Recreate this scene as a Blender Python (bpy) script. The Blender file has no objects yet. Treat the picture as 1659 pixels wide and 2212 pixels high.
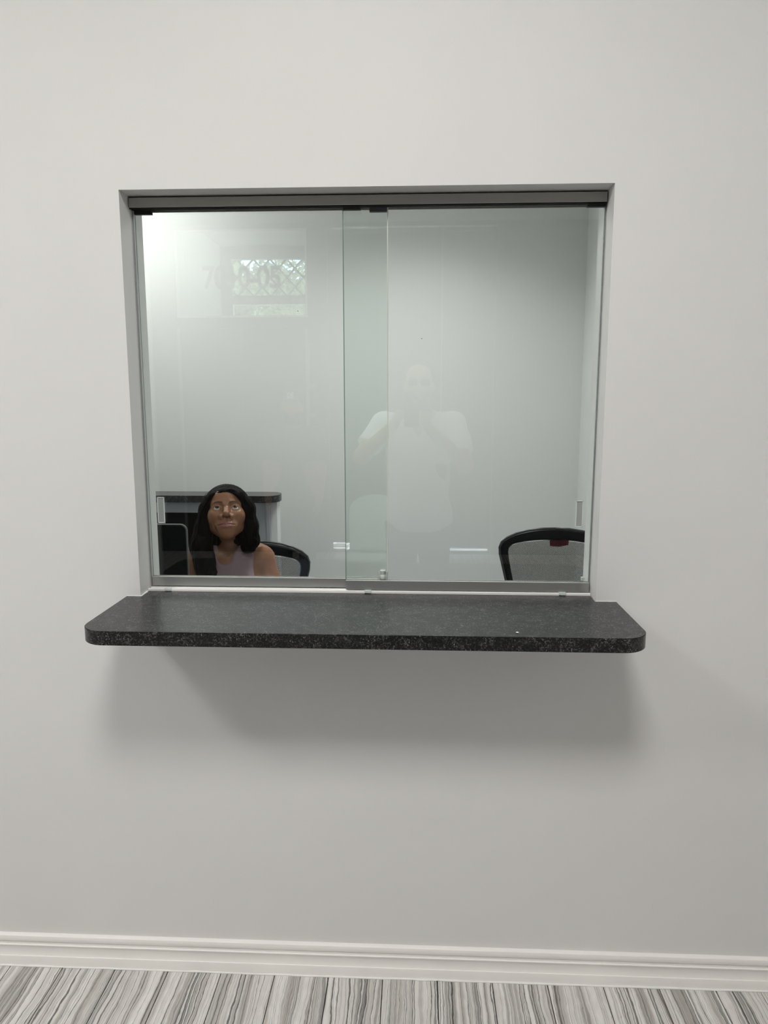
import bpy, bmesh, math, random
import numpy as np
from mathutils import Matrix, Vector

random.seed(7)
SC = bpy.context.scene
COL = SC.collection
PI = math.pi

# ------------------------------------------------------------------ camera
F_PX, YAW, PITCH, ROLL = 1539.84, -0.0447, -0.1538, -0.0005
CAM_D, CAM_H = 1.7874, 1.5969
def setup_camera():
    cy, sy, cp, sp = math.cos(YAW), math.sin(YAW), math.cos(PITCH), math.sin(PITCH)
    fwd = Vector((sy*cp, cy*cp, sp)); right = Vector((cy, -sy, 0)); up = right.cross(fwd)
    r = right*math.cos(ROLL) + up*math.sin(ROLL); u = up*math.cos(ROLL) - right*math.sin(ROLL)
    cd = bpy.data.cameras.new('camera'); cd.sensor_fit = 'HORIZONTAL'; cd.sensor_width = 36.0
    cd.lens = F_PX/1659*36.0; cd.clip_start = 0.005
    co = bpy.data.objects.new('camera', cd); COL.objects.link(co)
    m = Matrix(((r.x, u.x, -fwd.x, 0), (r.y, u.y, -fwd.y, -CAM_D), (r.z, u.z, -fwd.z, CAM_H), (0, 0, 0, 1)))
    co.matrix_world = m
    SC.camera = co
setup_camera()

# ------------------------------------------------------------------ world, sun, exposure
EXPOSURE = 0.0
TROFFER_W = 45.0          # the two ceiling panels over the waiting room
OFFICE_W = 27.0           # office ceiling panels: the corner lamp and an added fill
SC.view_settings.view_transform = 'Standard'
SC.view_settings.look = 'None'
SC.view_settings.gamma = 1.0
SC.view_settings.use_curve_mapping = False
SC.view_settings.exposure = EXPOSURE
w = bpy.data.worlds.new('world'); SC.world = w; w.use_nodes = True
nt = w.node_tree; nt.nodes.clear()
sky = nt.nodes.new('ShaderNodeTexSky'); sky.sky_type = 'NISHITA'; sky.sun_disc = False
sky.sun_elevation = math.radians(38); sky.sun_rotation = math.radians(200)
bg = nt.nodes.new('ShaderNodeBackground'); bg.inputs['Strength'].default_value = 1.3; sky.dust_density = 0.3; sky.ozone_density = 3.0
wo = nt.nodes.new('ShaderNodeOutputWorld')
nt.links.new(sky.outputs[0], bg.inputs[0]); nt.links.new(bg.outputs[0], wo.inputs[0])
sl = bpy.data.lights.new('sun', 'SUN'); sl.energy = 38.0; sl.angle = math.radians(0.6); sl.color = (1, 0.96, 0.9)
so = bpy.data.objects.new('sun', sl); COL.objects.link(so)
so.rotation_euler = Vector((-0.72, 0.12, -0.68)).to_track_quat('-Z', 'Y').to_euler()
SC.cycles.use_denoising = True
SC.cycles.use_adaptive_sampling = True
SC.cycles.adaptive_threshold = 0.05
SC.cycles.max_bounces = 7
SC.cycles.transparent_max_bounces = 16
SC.cycles.caustics_reflective = False
SC.cycles.caustics_refractive = False
SC.cycles.sample_clamp_indirect = 6.0

# ------------------------------------------------------------------ materials
MATS = {}
def nodes_of(name):
    m = bpy.data.materials.new(name); m.use_nodes = True
    t = m.node_tree; b = t.nodes['Principled BSDF']
    MATS[name] = m
    return m, t, b
def N(t, kind, **kw):
    n = t.nodes.new(kind)
    for k, v in kw.items():
        if k.startswith('i_'):
            n.inputs[k[2:].replace('_', ' ')].default_value = v
        else:
            setattr(n, k, v)
    return n
def ramp(t, stops, interp='LINEAR'):
    n = t.nodes.new('ShaderNodeValToRGB'); cr = n.color_ramp; cr.interpolation = interp
    while len(cr.elements) > 1: cr.elements.remove(cr.elements[-1])
    cr.elements[0].position = stops[0][0]; cr.elements[0].color = tuple(stops[0][1])+(1,)
    for p_, c_ in stops[1:]:
        e = cr.elements.new(p_); e.color = tuple(c_)+(1,)
    return n
def g3(v): return (v, v, v)
def plain(name, col, rough=0.5, metal=0.0, spec=0.5, bump=None, var=None, coat=0.0):
    """bump=(scale,strength,distance)  var=(scale,amount): slight tone variation of the surface itself"""
    m, t, b = nodes_of(name)
    b.inputs['Base Color'].default_value = tuple(col)+(1,)
    b.inputs['Roughness'].default_value = rough; b.inputs['Metallic'].default_value = metal
    b.inputs['Specular IOR Level'].default_value = spec; b.inputs['Coat Weight'].default_value = coat
    tc = N(t, 'ShaderNodeTexCoord')
    if var:
        nz = N(t, 'ShaderNodeTexNoise', i_Scale=var[0], i_Detail=4.0); t.links.new(tc.outputs['Object'], nz.inputs['Vector'])
        a = var[1]
        r = ramp(t, [(0.3, [c*(1-a) for c in col]), (0.7, [min(1, c*(1+a)) for c in col])])
        t.links.new(nz.outputs['Fac'], r.inputs[0]); t.links.new(r.outputs[0], b.inputs['Base Color'])
    if bump:
        nz = N(t, 'ShaderNodeTexNoise', i_Scale=bump[0], i_Detail=3.0); t.links.new(tc.outputs['Object'], nz.inputs['Vector'])
        bp = N(t, 'ShaderNodeBump', i_Strength=bump[1], i_Distance=bump[2])
        t.links.new(nz.outputs['Fac'], bp.inputs['Height']); t.links.new(bp.outputs[0], b.inputs['Normal'])
    return m
plain('wall_paint', (0.76, 0.755, 0.745), 0.62, bump=(160, 0.10, 0.0012), var=(3.0, 0.012))
plain('office_paint', (0.70, 0.705, 0.69), 0.6, bump=(160, 0.08, 0.001))
plain('dimmed_back_paint', (0.06, 0.06, 0.063), 0.6, bump=(160, 0.08, 0.001))  # dimness put into the wall colour, keeps its reflection in the glass faint
plain('ceiling_white', (0.80, 0.80, 0.79), 0.8, bump=(220, 0.25, 0.001))
plain('trim_white', (0.90, 0.88, 0.85), 0.34, bump=(14, 0.05, 0.001))
plain('caulk', (0.86, 0.86, 0.84), 0.45, bump=(120, 0.5, 0.002))
plain('aluminium', (0.50, 0.50, 0.485), 0.42, 0.85)
plain('header_metal', (0.40, 0.385, 0.365), 0.45, 0.6)
plain('sill_white', (0.84, 0.83, 0.80), 0.3)
plain('black_rubber', (0.008, 0.008, 0.009), 0.6)
plain('black_plastic', (0.0035, 0.0035, 0.004), 0.4, spec=0.15, bump=(300, 0.05, 0.0004))
plain('black_rim', (0.035, 0.036, 0.038), 0.35)
plain('gloss_black', (0.001, 0.001, 0.0015), 0.07, spec=0.04)
plain('monitor_rim', (0.022, 0.022, 0.022), 0.3)
plain('laminate_grey', (0.34, 0.355, 0.38), 0.4, bump=(90, 0.04, 0.0005))
plain('niche_black', (0.003, 0.003, 0.003), 0.6, spec=0.1)
plain('pull_pad', (0.36, 0.38, 0.365), 0.35, bump=(400, 0.3, 0.0006))
plain('lock_plastic', (0.72, 0.73, 0.70), 0.3)
plain('clear_plastic', (0.66, 0.72, 0.69), 0.2)
plain('grout', (0.07, 0.068, 0.065), 0.9)
plain('wood_door', (0.06, 0.05, 0.042), 0.4, var=(9, 0.12))
plain('frame_dark', (0.30, 0.31, 0.32), 0.4, 0.3)
plain('shade_fabric', (0.06, 0.06, 0.06), 0.8, bump=(400, 0.1, 0.0005))  # darkened so the shades barely show as a veil on the glass
plain('vinyl_letter', (0.20, 0.21, 0.22), 0.5)
plain('grille_grey', (0.30, 0.31, 0.31), 0.5)
plain('white_cotton', (0.56, 0.58, 0.60), 0.85, bump=(60, 0.15, 0.002))
plain('dark_denim', (0.05, 0.055, 0.07), 0.85, bump=(80, 0.15, 0.002))
plain('dark_cloth', (0.085, 0.085, 0.09), 0.85, bump=(80, 0.15, 0.002))
plain('emblem_white', (0.85, 0.85, 0.85), 0.6)
plain('shoe_dark', (0.03, 0.03, 0.03), 0.5)
plain('chair_green', (0.46, 0.52, 0.46), 0.6, bump=(150, 0.1, 0.0008))
plain('chrome', (0.55, 0.55, 0.56), 0.2, 1.0)
plain('red_tag', (0.42, 0.015, 0.06), 0.5)
plain('concrete', (0.33, 0.33, 0.325), 0.85, var=(2.0, 0.1))
plain('bark', (0.12, 0.09, 0.06), 0.9)
plain('leaf', (0.28, 0.35, 0.22), 0.6, var=(1.2, 0.35))
lm_ = MATS['leaf'].node_tree; lb_ = lm_.nodes['Principled BSDF']
lt_ = N(lm_, 'ShaderNodeBsdfTranslucent'); lt_.inputs[0].default_value = (0.46, 0.54, 0.36, 1); lx_ = N(lm_, 'ShaderNodeMixShader'); lx_.inputs[0].default_value = 0.4
lm_.links.new(lb_.outputs[0], lx_.inputs[1]); lm_.links.new(lt_.outputs[0], lx_.inputs[2]); lm_.links.new(lx_.outputs[0], lm_.nodes['Material Output'].inputs[0])
plain('knit_top', (0.20, 0.138, 0.152), 0.85, bump=(500, 0.18, 0.0006))
plain('top_edge', (0.20, 0.125, 0.14), 0.85)
plain('eye_white', (0.52, 0.50, 0.49), 0.15)
plain('iris_brown', (0.035, 0.016, 0.009), 0.1)
plain('pupil', (0.002, 0.002, 0.002), 0.08)
plain('gold', (0.8, 0.6, 0.25), 0.25, 1.0)
plain('lens_dark', (0.01, 0.01, 0.012), 0.08)

def mat_emit(name, col, s):
    m, t, b = nodes_of(name)
    b.inputs['Base Color'].default_value = (0.8, 0.8, 0.8, 1)
    b.inputs['Emission Color'].default_value = tuple(col)+(1,); b.inputs['Emission Strength'].default_value = s
    return m
mat_emit('diffuser', (1, 0.985, 0.96), 4.0)

def mat_glass(name, tint, f0=0.043):
    """Thin clear pane: every face reflects by Schlick's law and lets the rest pass, slightly tinted."""
    m = bpy.data.materials.new(name); m.use_nodes = True; MATS[name] = m
    t = m.node_tree; t.nodes.clear()
    out = N(t, 'ShaderNodeOutputMaterial')
    lw = N(t, 'ShaderNodeLayerWeight', i_Blend=0.5)
    pw = N(t, 'ShaderNodeMath', operation='POWER'); pw.inputs[1].default_value = 5.0
    ma = N(t, 'ShaderNodeMath', operation='MULTIPLY_ADD'); ma.inputs[1].default_value = 1-f0; ma.inputs[2].default_value = f0
    t.links.new(lw.outputs['Facing'], pw.inputs[0]); t.links.new(pw.outputs[0], ma.inputs[0])
    tr = N(t, 'ShaderNodeBsdfTransparent'); tr.inputs[0].default_value = tuple(tint)+(1,)
    gl = N(t, 'ShaderNodeBsdfGlossy'); gl.inputs['Roughness'].default_value = 0.0; gl.inputs[0].default_value = (1, 1, 1, 1)
    mx = N(t, 'ShaderNodeMixShader')
    t.links.new(ma.outputs[0], mx.inputs[0]); t.links.new(tr.outputs[0], mx.inputs[1]); t.links.new(gl.outputs[0], mx.inputs[2])
    t.links.new(mx.outputs[0], out.inputs[0])
    return m
mat_glass('pane_glass', (0.965, 0.985, 0.972))
mat_glass('window_glass', (0.96, 0.98, 0.97), 0.012)
plain('glass_edge', (0.16, 0.24, 0.215), 0.12, spec=0.8)

def mat_granite():
    m, t, b = nodes_of('granite_laminate')
    tc = N(t, 'ShaderNodeTexCoord')
    def nz(scale, det, rough, off):
        mp = N(t, 'ShaderNodeMapping'); mp.inputs['Location'].default_value = off; t.links.new(tc.outputs['Object'], mp.inputs['Vector'])
        n = N(t, 'ShaderNodeTexNoise', i_Scale=scale, i_Detail=det, i_Roughness=rough); t.links.new(mp.outputs[0], n.inputs['Vector']); return n
    def mul(a, b_):
        n = N(t, 'ShaderNodeMath', operation='MULTIPLY'); t.links.new(a.outputs[0], n.inputs[0]); t.links.new(b_.outputs[0], n.inputs[1]); return n
    fine, blot, clus, chip = nz(210, 6, 0.72, (0, 0, 0)), nz(80, 4, 0.6, (3, 1, 7)), nz(46, 2, 0.5, (9, 4, 2)), nz(330, 3, 0.6, (5, 8, 1))
    f1 = ramp(t, [(0.51, g3(0)), (0.68, g3(1))]); t.links.new(fine.outputs['Fac'], f1.inputs[0])
    f2 = ramp(t, [(0.40, g3(0.30)), (0.62, g3(1))]); t.links.new(clus.outputs['Fac'], f2.inputs[0])
    f3 = ramp(t, [(0.58, g3(0)), (0.70, g3(1))]); t.links.new(blot.outputs['Fac'], f3.inputs[0])
    f4 = ramp(t, [(0.64, g3(0)), (0.70, g3(1))]); t.links.new(chip.outputs['Fac'], f4.inputs[0])
    def mix(fac, c0, c1):
        n = N(t, 'ShaderNodeMix', data_type='RGBA'); t.links.new(fac.outputs[0], n.inputs['Factor'])
        if isinstance(c0, tuple): n.inputs[6].default_value = c0
        else: t.links.new(c0.outputs[2], n.inputs[6])
        n.inputs[7].default_value = c1; return n
    c = mix(mul(f1, f2), (0.0045, 0.0045, 0.005, 1), (0.175, 0.175, 0.175, 1))
    c = mix(mul(f3, f2), c, (0.085, 0.085, 0.085, 1))
    c = mix(mul(f4, f2), c, (0.50, 0.50, 0.49, 1))
    t.links.new(c.outputs[2], b.inputs['Base Color'])
    b.inputs['Roughness'].default_value = 0.28; b.inputs['Specular IOR Level'].default_value = 0.38
    bp = N(t, 'ShaderNodeBump', i_Strength=0.15, i_Distance=0.0005); t.links.new(fine.outputs['Fac'], bp.inputs['Height']); t.links.new(bp.outputs[0], b.inputs['Normal'])
mat_granite()

def mat_tile():
    m, t, b = nodes_of('vein_tile')
    tc = N(t, 'ShaderNodeTexCoord'); oi = N(t, 'ShaderNodeObjectInfo')
    add = N(t, 'ShaderNodeVectorMath', operation='MULTIPLY_ADD')
    cmb = N(t, 'ShaderNodeCombineXYZ')
    for i in range(3): t.links.new(oi.outputs['Random'], cmb.inputs[i])
    t.links.new(cmb.outputs[0], add.inputs[0]); add.inputs[1].default_value = (37.0, 91.0, 53.0); t.links.new(tc.outputs['Object'], add.inputs[2])
    mp = N(t, 'ShaderNodeMapping'); mp.inputs['Scale'].default_value = (1.0, 0.32, 1.0); t.links.new(add.outputs[0], mp.inputs['Vector'])
    wob = N(t, 'ShaderNodeTexNoise', i_Scale=20.0, i_Detail=4.0, i_Roughness=0.55); t.links.new(mp.outputs[0], wob.inputs['Vector'])
    sx = N(t, 'ShaderNodeSeparateXYZ'); t.links.new(add.outputs[0], sx.inputs[0])
    u = N(t, 'ShaderNodeMath', operation='MULTIPLY_ADD'); u.inputs[1].default_value = 0.026; t.links.new(wob.outputs['Fac'], u.inputs[0]); t.links.new(sx.outputs['X'], u.inputs[2])
    def n1d(scale, det, rough=0.5, off=0.0):
        a = N(t, 'ShaderNodeMath', operation='ADD'); a.inputs[1].default_value = off; t.links.new(u.outputs[0], a.inputs[0])
        n = N(t, 'ShaderNodeTexNoise', noise_dimensions='1D', i_Scale=scale, i_Detail=det, i_Roughness=rough); t.links.new(a.outputs[0], n.inputs['W']); return n
    def mulc(fac, c0, c1):
        n = N(t, 'ShaderNodeMix', data_type='RGBA', blend_type='MULTIPLY')
        if isinstance(fac, float): n.inputs['Factor'].default_value = fac
        else: t.links.new(fac.outputs[0], n.inputs['Factor'])
        t.links.new(c0, n.inputs[6]); t.links.new(c1, n.inputs[7]); return n
    tint, zone, dense, thin = n1d(34, 2, 0.5, 3.0), n1d(15, 2, 0.55, 11.0), n1d(170, 3, 0.75, 0.0), n1d(46, 2, 0.6, 23.0)
    base = ramp(t, [(0.34, (0.50, 0.475, 0.44)), (0.47, (0.70, 0.685, 0.655)), (0.60, (0.80, 0.79, 0.765))]); t.links.new(tint.outputs['Fac'], base.inputs[0])
    zr = ramp(t, [(0.49, g3(0.05)), (0.59, g3(0.5)), (0.69, g3(1.0))]); t.links.new(zone.outputs['Fac'], zr.inputs[0])
    dr_ = ramp(t, [(0.38, g3(0.13)), (0.50, g3(0.42)), (0.56, g3(0.80)), (0.64, g3(0.95))]); t.links.new(dense.outputs['Fac'], dr_.inputs[0])
    m1 = mulc(zr, base.outputs[0], dr_.outputs[0])
    th = ramp(t, [(0.480, g3(1)), (0.4935, g3(0.30)), (0.500, g3(0.14)), (0.5065, g3(0.30)), (0.520, g3(1))]); t.links.new(thin.outputs['Fac'], th.inputs[0])
    m2 = mulc(0.9, m1.outputs[2], th.outputs[0])
    fine = N(t, 'ShaderNodeTexNoise', i_Scale=90.0, i_Detail=4.0); t.links.new(mp.outputs[0], fine.inputs['Vector'])
    fr = ramp(t, [(0.35, g3(0.90)), (0.65, g3(1.0))]); t.links.new(fine.outputs['Fac'], fr.inputs[0])
    m3 = mulc(1.0, m2.outputs[2], fr.outputs[0])
    t.links.new(m3.outputs[2], b.inputs['Base Color']); b.inputs['Roughness'].default_value = 0.33
mat_tile()

def mat_mesh_fabric():
    m, t, b = nodes_of('chair_mesh')
    b.inputs['Base Color'].default_value = (0.006, 0.006, 0.006, 1); b.inputs['Roughness'].default_value = 0.6; b.inputs['Specular IOR Level'].default_value = 0.15
    tc = N(t, 'ShaderNodeTexCoord'); sx = N(t, 'ShaderNodeSeparateXYZ'); t.links.new(tc.outputs['Object'], sx.inputs[0])
    def wave(axis_):
        k = N(t, 'ShaderNodeMath', operation='MULTIPLY'); k.inputs[1].default_value = 2*PI/0.0066; t.links.new(sx.outputs[axis_], k.inputs[0])
        s = N(t, 'ShaderNodeMath', operation='SINE'); t.links.new(k.outputs[0], s.inputs[0]); return s
    p = N(t, 'ShaderNodeMath', operation='MULTIPLY'); t.links.new(wave('X').outputs[0], p.inputs[0]); t.links.new(wave('Z').outputs[0], p.inputs[1])
    gt = N(t, 'ShaderNodeMath', operation='GREATER_THAN'); gt.inputs[1].default_value = 0.13; t.links.new(p.outputs[0], gt.inputs[0])
    tr = N(t, 'ShaderNodeBsdfTransparent'); mx = N(t, 'ShaderNodeMixShader'); out = t.nodes['Material Output']
    t.links.new(gt.outputs[0], mx.inputs[0]); t.links.new(b.outputs[0], mx.inputs[1]); t.links.new(tr.outputs[0], mx.inputs[2]); t.links.new(mx.outputs[0], out.inputs[0])
mat_mesh_fabric()

def mat_skin(name, base, lip, brow, beard=None):
    m, t, b = nodes_of(name)
    prev = None
    col = N(t, 'ShaderNodeRGB'); col.outputs[0].default_value = tuple(base)+(1,); prev = col.outputs[0]
    tc = N(t, 'ShaderNodeTexCoord'); nz = N(t, 'ShaderNodeTexNoise', i_Scale=35.0, i_Detail=4.0); t.links.new(tc.outputs['Object'], nz.inputs['Vector'])
    r = ramp(t, [(0.3, g3(0.88)), (0.7, g3(1.0))]); t.links.new(nz.outputs['Fac'], r.inputs[0])
    mu = N(t, 'ShaderNodeMix', data_type='RGBA', blend_type='MULTIPLY'); mu.inputs['Factor'].default_value = 1
    t.links.new(prev, mu.inputs[6]); t.links.new(r.outputs[0], mu.inputs[7]); prev = mu.outputs[2]
    for attr, c in (('lip', lip), ('brow', brow), ('beard', beard)):
        if c is None: continue
        at = N(t, 'ShaderNodeAttribute'); at.attribute_name = attr
        mx = N(t, 'ShaderNodeMix', data_type='RGBA'); t.links.new(at.outputs['Fac'], mx.inputs['Factor'])
        t.links.new(prev, mx.inputs[6]); mx.inputs[7].default_value = tuple(c)+(1,); prev = mx.outputs[2]
    t.links.new(prev, b.inputs['Base Color'])
    b.inputs['Roughness'].default_value = 0.42; b.inputs['Specular IOR Level'].default_value = 0.42; b.inputs['Subsurface Weight'].default_value = 0.08
    b.inputs['Subsurface Radius'].default_value = (0.006, 0.003, 0.002); b.inputs['Subsurface Scale'].default_value = 0.5
mat_skin('skin_brown', (0.225, 0.098, 0.049), (0.22, 0.09, 0.075), (0.02, 0.011, 0.008))
mat_skin('skin_tan', (0.42, 0.25, 0.17), (0.34, 0.16, 0.13), (0.02, 0.014, 0.01), (0.03, 0.022, 0.018))
def mat_hair():
    m, t, b = nodes_of('hair_black')
    tc = N(t, 'ShaderNodeTexCoord'); mp = N(t, 'ShaderNodeMapping'); mp.inputs['Scale'].default_value = (1, 1, 0.10); t.links.new(tc.outputs['Object'], mp.inputs['Vector'])
    nz = N(t, 'ShaderNodeTexNoise', i_Scale=330.0, i_Detail=3.0); t.links.new(mp.outputs[0], nz.inputs['Vector'])
    r = ramp(t, [(0.35, (0.0008, 0.0008, 0.0008)), (0.7, (0.004, 0.0032, 0.003))]); t.links.new(nz.outputs['Fac'], r.inputs[0]); t.links.new(r.outputs[0], b.inputs['Base Color'])
    b.inputs['Roughness'].default_value = 0.5; b.inputs['Specular IOR Level'].default_value = 0.05
    bp = N(t, 'ShaderNodeBump', i_Strength=0.55, i_Distance=0.002); t.links.new(nz.outputs['Fac'], bp.inputs['Height']); t.links.new(bp.outputs[0], b.inputs['Normal'])
mat_hair()

# ------------------------------------------------------------------ object helpers
def obj(name, me, mat=None, parent=None):
    if isinstance(me, bmesh.types.BMesh):
        d = bpy.data.meshes.new(name); me.to_mesh(d); me.free(); me = d
    o = bpy.data.objects.new(name, me); COL.objects.link(o)
    if mat and not me.materials: me.materials.append(MATS[mat])
    if parent is not None: o.parent = parent
    return o
def tag(o, label=None, cat=None, group=None, kind=None):
    if label: o['label'] = label
    if cat: o['category'] = cat
    if group: o['group'] = group
    if kind: o['kind'] = kind
    return o
def thing(name, label, cat, loc=(0, 0, 0), rz=0.0, group=None):
    o = bpy.data.objects.new(name, None); COL.objects.link(o); o.empty_display_size = 0.05
    o.location = loc; o.rotation_euler = (0, 0, rz)
    return tag(o, label, cat, group)
def box(bm, lo, hi, bev=0.0, seg=2):
    c = [(a+b)/2 for a, b in zip(lo, hi)]; s = [b-a for a, b in zip(lo, hi)]
    r = bmesh.ops.create_cube(bm, size=1.0, matrix=Matrix.Translation(c) @ Matrix.Diagonal((*s, 1)))
    if bev > 0:
        es = list({e for v in r['verts'] for e in v.link_edges})
        bmesh.ops.bevel(bm, geom=es, offset=bev, segments=seg, affect='EDGES', profile=0.5)
def bx(name, lo, hi, mat, parent=None, bev=0.0, seg=2, smooth=False):
    bm = bmesh.new(); box(bm, lo, hi, bev, seg)
    o = obj(name, bm, mat, parent)
    if smooth: shade(o)
    return o
def shade(o, ang=None):
    for p_ in o.data.polygons: p_.use_smooth = True
    if ang is not None:
        o.data.set_sharp_from_angle(angle=math.radians(ang))
    return o
def prism(bm, pts, ax, a, b):
    """polygon pts (2D) in the plane across axis ax, from a to b"""
    def mk(p_, t_):
        return {0: (t_, p_[0], p_[1]), 1: (p_[0], t_, p_[1]), 2: (p_[0], p_[1], t_)}[ax]
    va = [bm.verts.new(mk(p_, a)) for p_ in pts]; vb = [bm.verts.new(mk(p_, b)) for p_ in pts]
    n = len(pts)
    bm.faces.new(va); bm.faces.new(list(reversed(vb)))
    for i in range(n): bm.faces.new((va[i], vb[i], vb[(i+1) % n], va[(i+1) % n]))
    bmesh.ops.recalc_face_normals(bm, faces=bm.faces[:])
def lathe(bm, prof, seg=24, loc=(0, 0, 0), M=None):
    rings = []
    for r, z in prof:
        ring = []
        for i in range(seg):
            a = 2*PI*i/seg; v = Vector((r*math.cos(a), r*math.sin(a), z))
            if M is not None: v = M @ v
            ring.append(bm.verts.new(v+Vector(loc)))
        rings.append(ring)
    for a, b in zip(rings, rings[1:]):
        for i in range(seg): bm.faces.new((a[i], a[(i+1) % seg], b[(i+1) % seg], b[i]))
    bm.faces.new(list(reversed(rings[0]))); bm.faces.new(rings[-1])
    bmesh.ops.recalc_face_normals(bm, faces=bm.faces[:])
def tube(bm, pts, r, seg=10):
    pts = [Vector(p_) for p_ in pts]; rs = r if isinstance(r, (list, tuple)) else [r]*len(pts); rings = []
    for i, p_ in enumerate(pts):
        d = (pts[min(i+1, len(pts)-1)]-pts[max(i-1, 0)]).normalized()
        q = d.to_track_quat('Z', 'Y')
        rings.append([bm.verts.new(p_+q @ Vector((rs[i]*math.cos(2*PI*k/seg), rs[i]*math.sin(2*PI*k/seg), 0))) for k in range(seg)])
    for a, b in zip(rings, rings[1:]):
        for i in range(seg): bm.faces.new((a[i], a[(i+1) % seg], b[(i+1) % seg], b[i]))
    bm.faces.new(list(reversed(rings[0]))); bm.faces.new(rings[-1])
    bmesh.ops.recalc_face_normals(bm, faces=bm.faces[:])
def text_mesh(s, size, extrude, offset=0.0, align='LEFT', shear=0.0, space=1.0):
    c = bpy.data.curves.new('lettering', 'FONT'); c.body = s; c.size = size; c.extrude = extrude; c.offset = offset
    c.align_x = align; c.shear = shear; c.space_character = space
    o = bpy.data.objects.new('lettering', c); COL.objects.link(o)
    bpy.context.view_layer.update()
    me = bpy.data.meshes.new_from_object(o.evaluated_get(bpy.context.evaluated_depsgraph_get()))
    bpy.data.objects.remove(o); bpy.data.curves.remove(c)
    return me

# ================================================================== THE SETTING
OX0, OX1, OZ0, OZ1 = -0.7206, 0.4612, 1.0916, 2.1017     # pass-through opening
WT = 0.145                                               # thickness of that wall
CEIL, OCEIL = 3.36, 3.05
RX0, RX1, RY1 = -3.5, 1.85, -5.5                          # waiting room
BX0, BX1, BY1 = -2.15, 1.036, 2.80                       # office

def structure(name, boxes, mat, label=None):
    bm = bmesh.new()
    for lo, hi in boxes: box(bm, lo, hi)
    o = obj(name, bm, mat); o['kind'] = 'structure'
    if label: o['label'] = label
    return o
structure('wall_front', [((RX0, 0, 0), (OX0, WT, CEIL)), ((OX1, 0, 0), (RX1, WT, CEIL)),
                         ((OX0, 0, 0), (OX1, WT, OZ0-0.036)), ((OX0, 0, OZ1), (OX1, WT, CEIL))], 'wall_paint',
          'pale grey painted wall with a pass-through window opening')
structure('wall_left', [((RX0-0.1, RY1-0.1, 0), (RX0, WT, CEIL))], 'wall_paint', 'pale grey left wall of the waiting room')
structure('wall_right', [((RX1, RY1-0.1, 0), (RX1+0.1, WT, CEIL))], 'wall_paint', 'pale grey right wall of the waiting room')
structure('ceiling', [((RX0-0.1, RY1-0.1, CEIL), (RX1+0.1, WT, CEIL+0.1))], 'ceiling_white', 'white ceiling of the waiting room')
# back wall of the waiting room: transom + door bay, sidelight, wide shaded window bay
TX0, TX1, TZ0, TZ1 = -2.475, -1.115, 2.45, 3.32
SX0, SX1 = -0.915, 0.80
structure('wall_back', [((RX0, RY1-0.1, 0), (TX0, RY1, CEIL)), ((TX0, RY1-0.1, TZ1), (SX1, RY1, CEIL)),
                        ((TX1+0.075, RY1-0.1, 0), (SX0, RY1, TZ1)), ((TX1, RY1-0.1, 2.2), (TX1+0.075, RY1, TZ1)), ((TX1, RY1-0.1, 0), (TX1+0.075, RY1, 1.15)),
                        ((TX0, RY1-0.1, 2.34), (TX1, RY1, TZ0)), ((SX1, RY1-0.1, 0), (RX1, RY1, CEIL))], 'dimmed_back_paint',
          'back wall of the waiting room with door, transom and shaded window')
# office shell
structure('wall_office_back', [((BX0, BY1, 0), (BX1, BY1+0.1, OCEIL))], 'office_paint', 'grey back wall of the office behind the glass')
structure('wall_office_left', [((BX0-0.1, WT, 0), (BX0, BY1+0.1, OCEIL))], 'office_paint', 'left wall of the office')
structure('wall_office_right', [((BX1, WT, 0), (BX1+0.1, BY1+0.1, OCEIL))], 'office_paint', 'right wall of the office behind the mesh chair')
structure('ceiling_office', [((BX0-0.1, WT, OCEIL), (BX1+0.1, BY1+0.1, OCEIL+0.1))], 'ceiling_white', 'white ceiling of the office')
structure('floor_office', [((BX0-0.1, WT, -0.1), (BX1+0.1, BY1+0.1, 0))], 'laminate_grey', 'grey floor of the office')

# tiled floor: every tile a piece
fl = structure('floor', [((RX0-0.1, RY1-0.1, -0.1), (RX1+0.1, WT, -0.0035))], 'grout', 'veined grey and white plank tile floor')
TW, TL, G0 = 0.1524, 0.9144, -0.236
def tile_mesh(w_, l_):
    bm = bmesh.new(); g = 0.0013
    box(bm, (g, -l_+g, -0.012), (w_-g, -g, 0.0), 0.0008, 1)
    me = bpy.data.meshes.new('tile'); bm.to_mesh(me); bm.free(); me.materials.append(MATS['vein_tile']); return me
tm = tile_mesh(TW, TL)
i0 = math.floor((RX0-G0)/TW); i1 = math.ceil((RX1-G0)/TW)
for i in range(i0+1, i1-1):
    for j in range(6):
        t_ = bpy.data.objects.new('tile', tm); COL.objects.link(t_); t_.parent = fl
        t_.location = (G0+i*TW, -0.004-j*TL, 0.0)

# baseboard with its moulded profile
def baseboard(name, x0, x1, flip=False, y=0.0):
    bm = bmesh.new()
    prof = [(0, 0), (-0.0155, 0), (-0.0155, 0.0290), (-0.0145, 0.0308), (-0.0125, 0.0312), (-0.0108, 0.036), (-0.0098, 0.044), (-0.0100, 0.052), (-0.0112, 0.0595),
            (-0.0128, 0.0622), (-0.0124, 0.0640), (-0.0092, 0.0648), (-0.0092, 0.0730), (-0.0112, 0.0742), (-0.0124, 0.0790), (-0.0122, 0.0850), (-0.0105, 0.0905), (-0.0070, 0.0930), (-0.0015, 0.0938), (0, 0.0938)]
    prism(bm, [(p_[0]+y, p_[1]) for p_ in prof], 0, x0, x1)
    o = obj(name, bm, 'trim_white'); o['kind'] = 'structure'; o['label'] = 'white moulded baseboard along the foot of the front wall'
    shade(o, 35)
    return o
bb = baseboard('baseboard_front', RX0, RX1)
bm = bmesh.new()
x = RX0
pts = []
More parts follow.
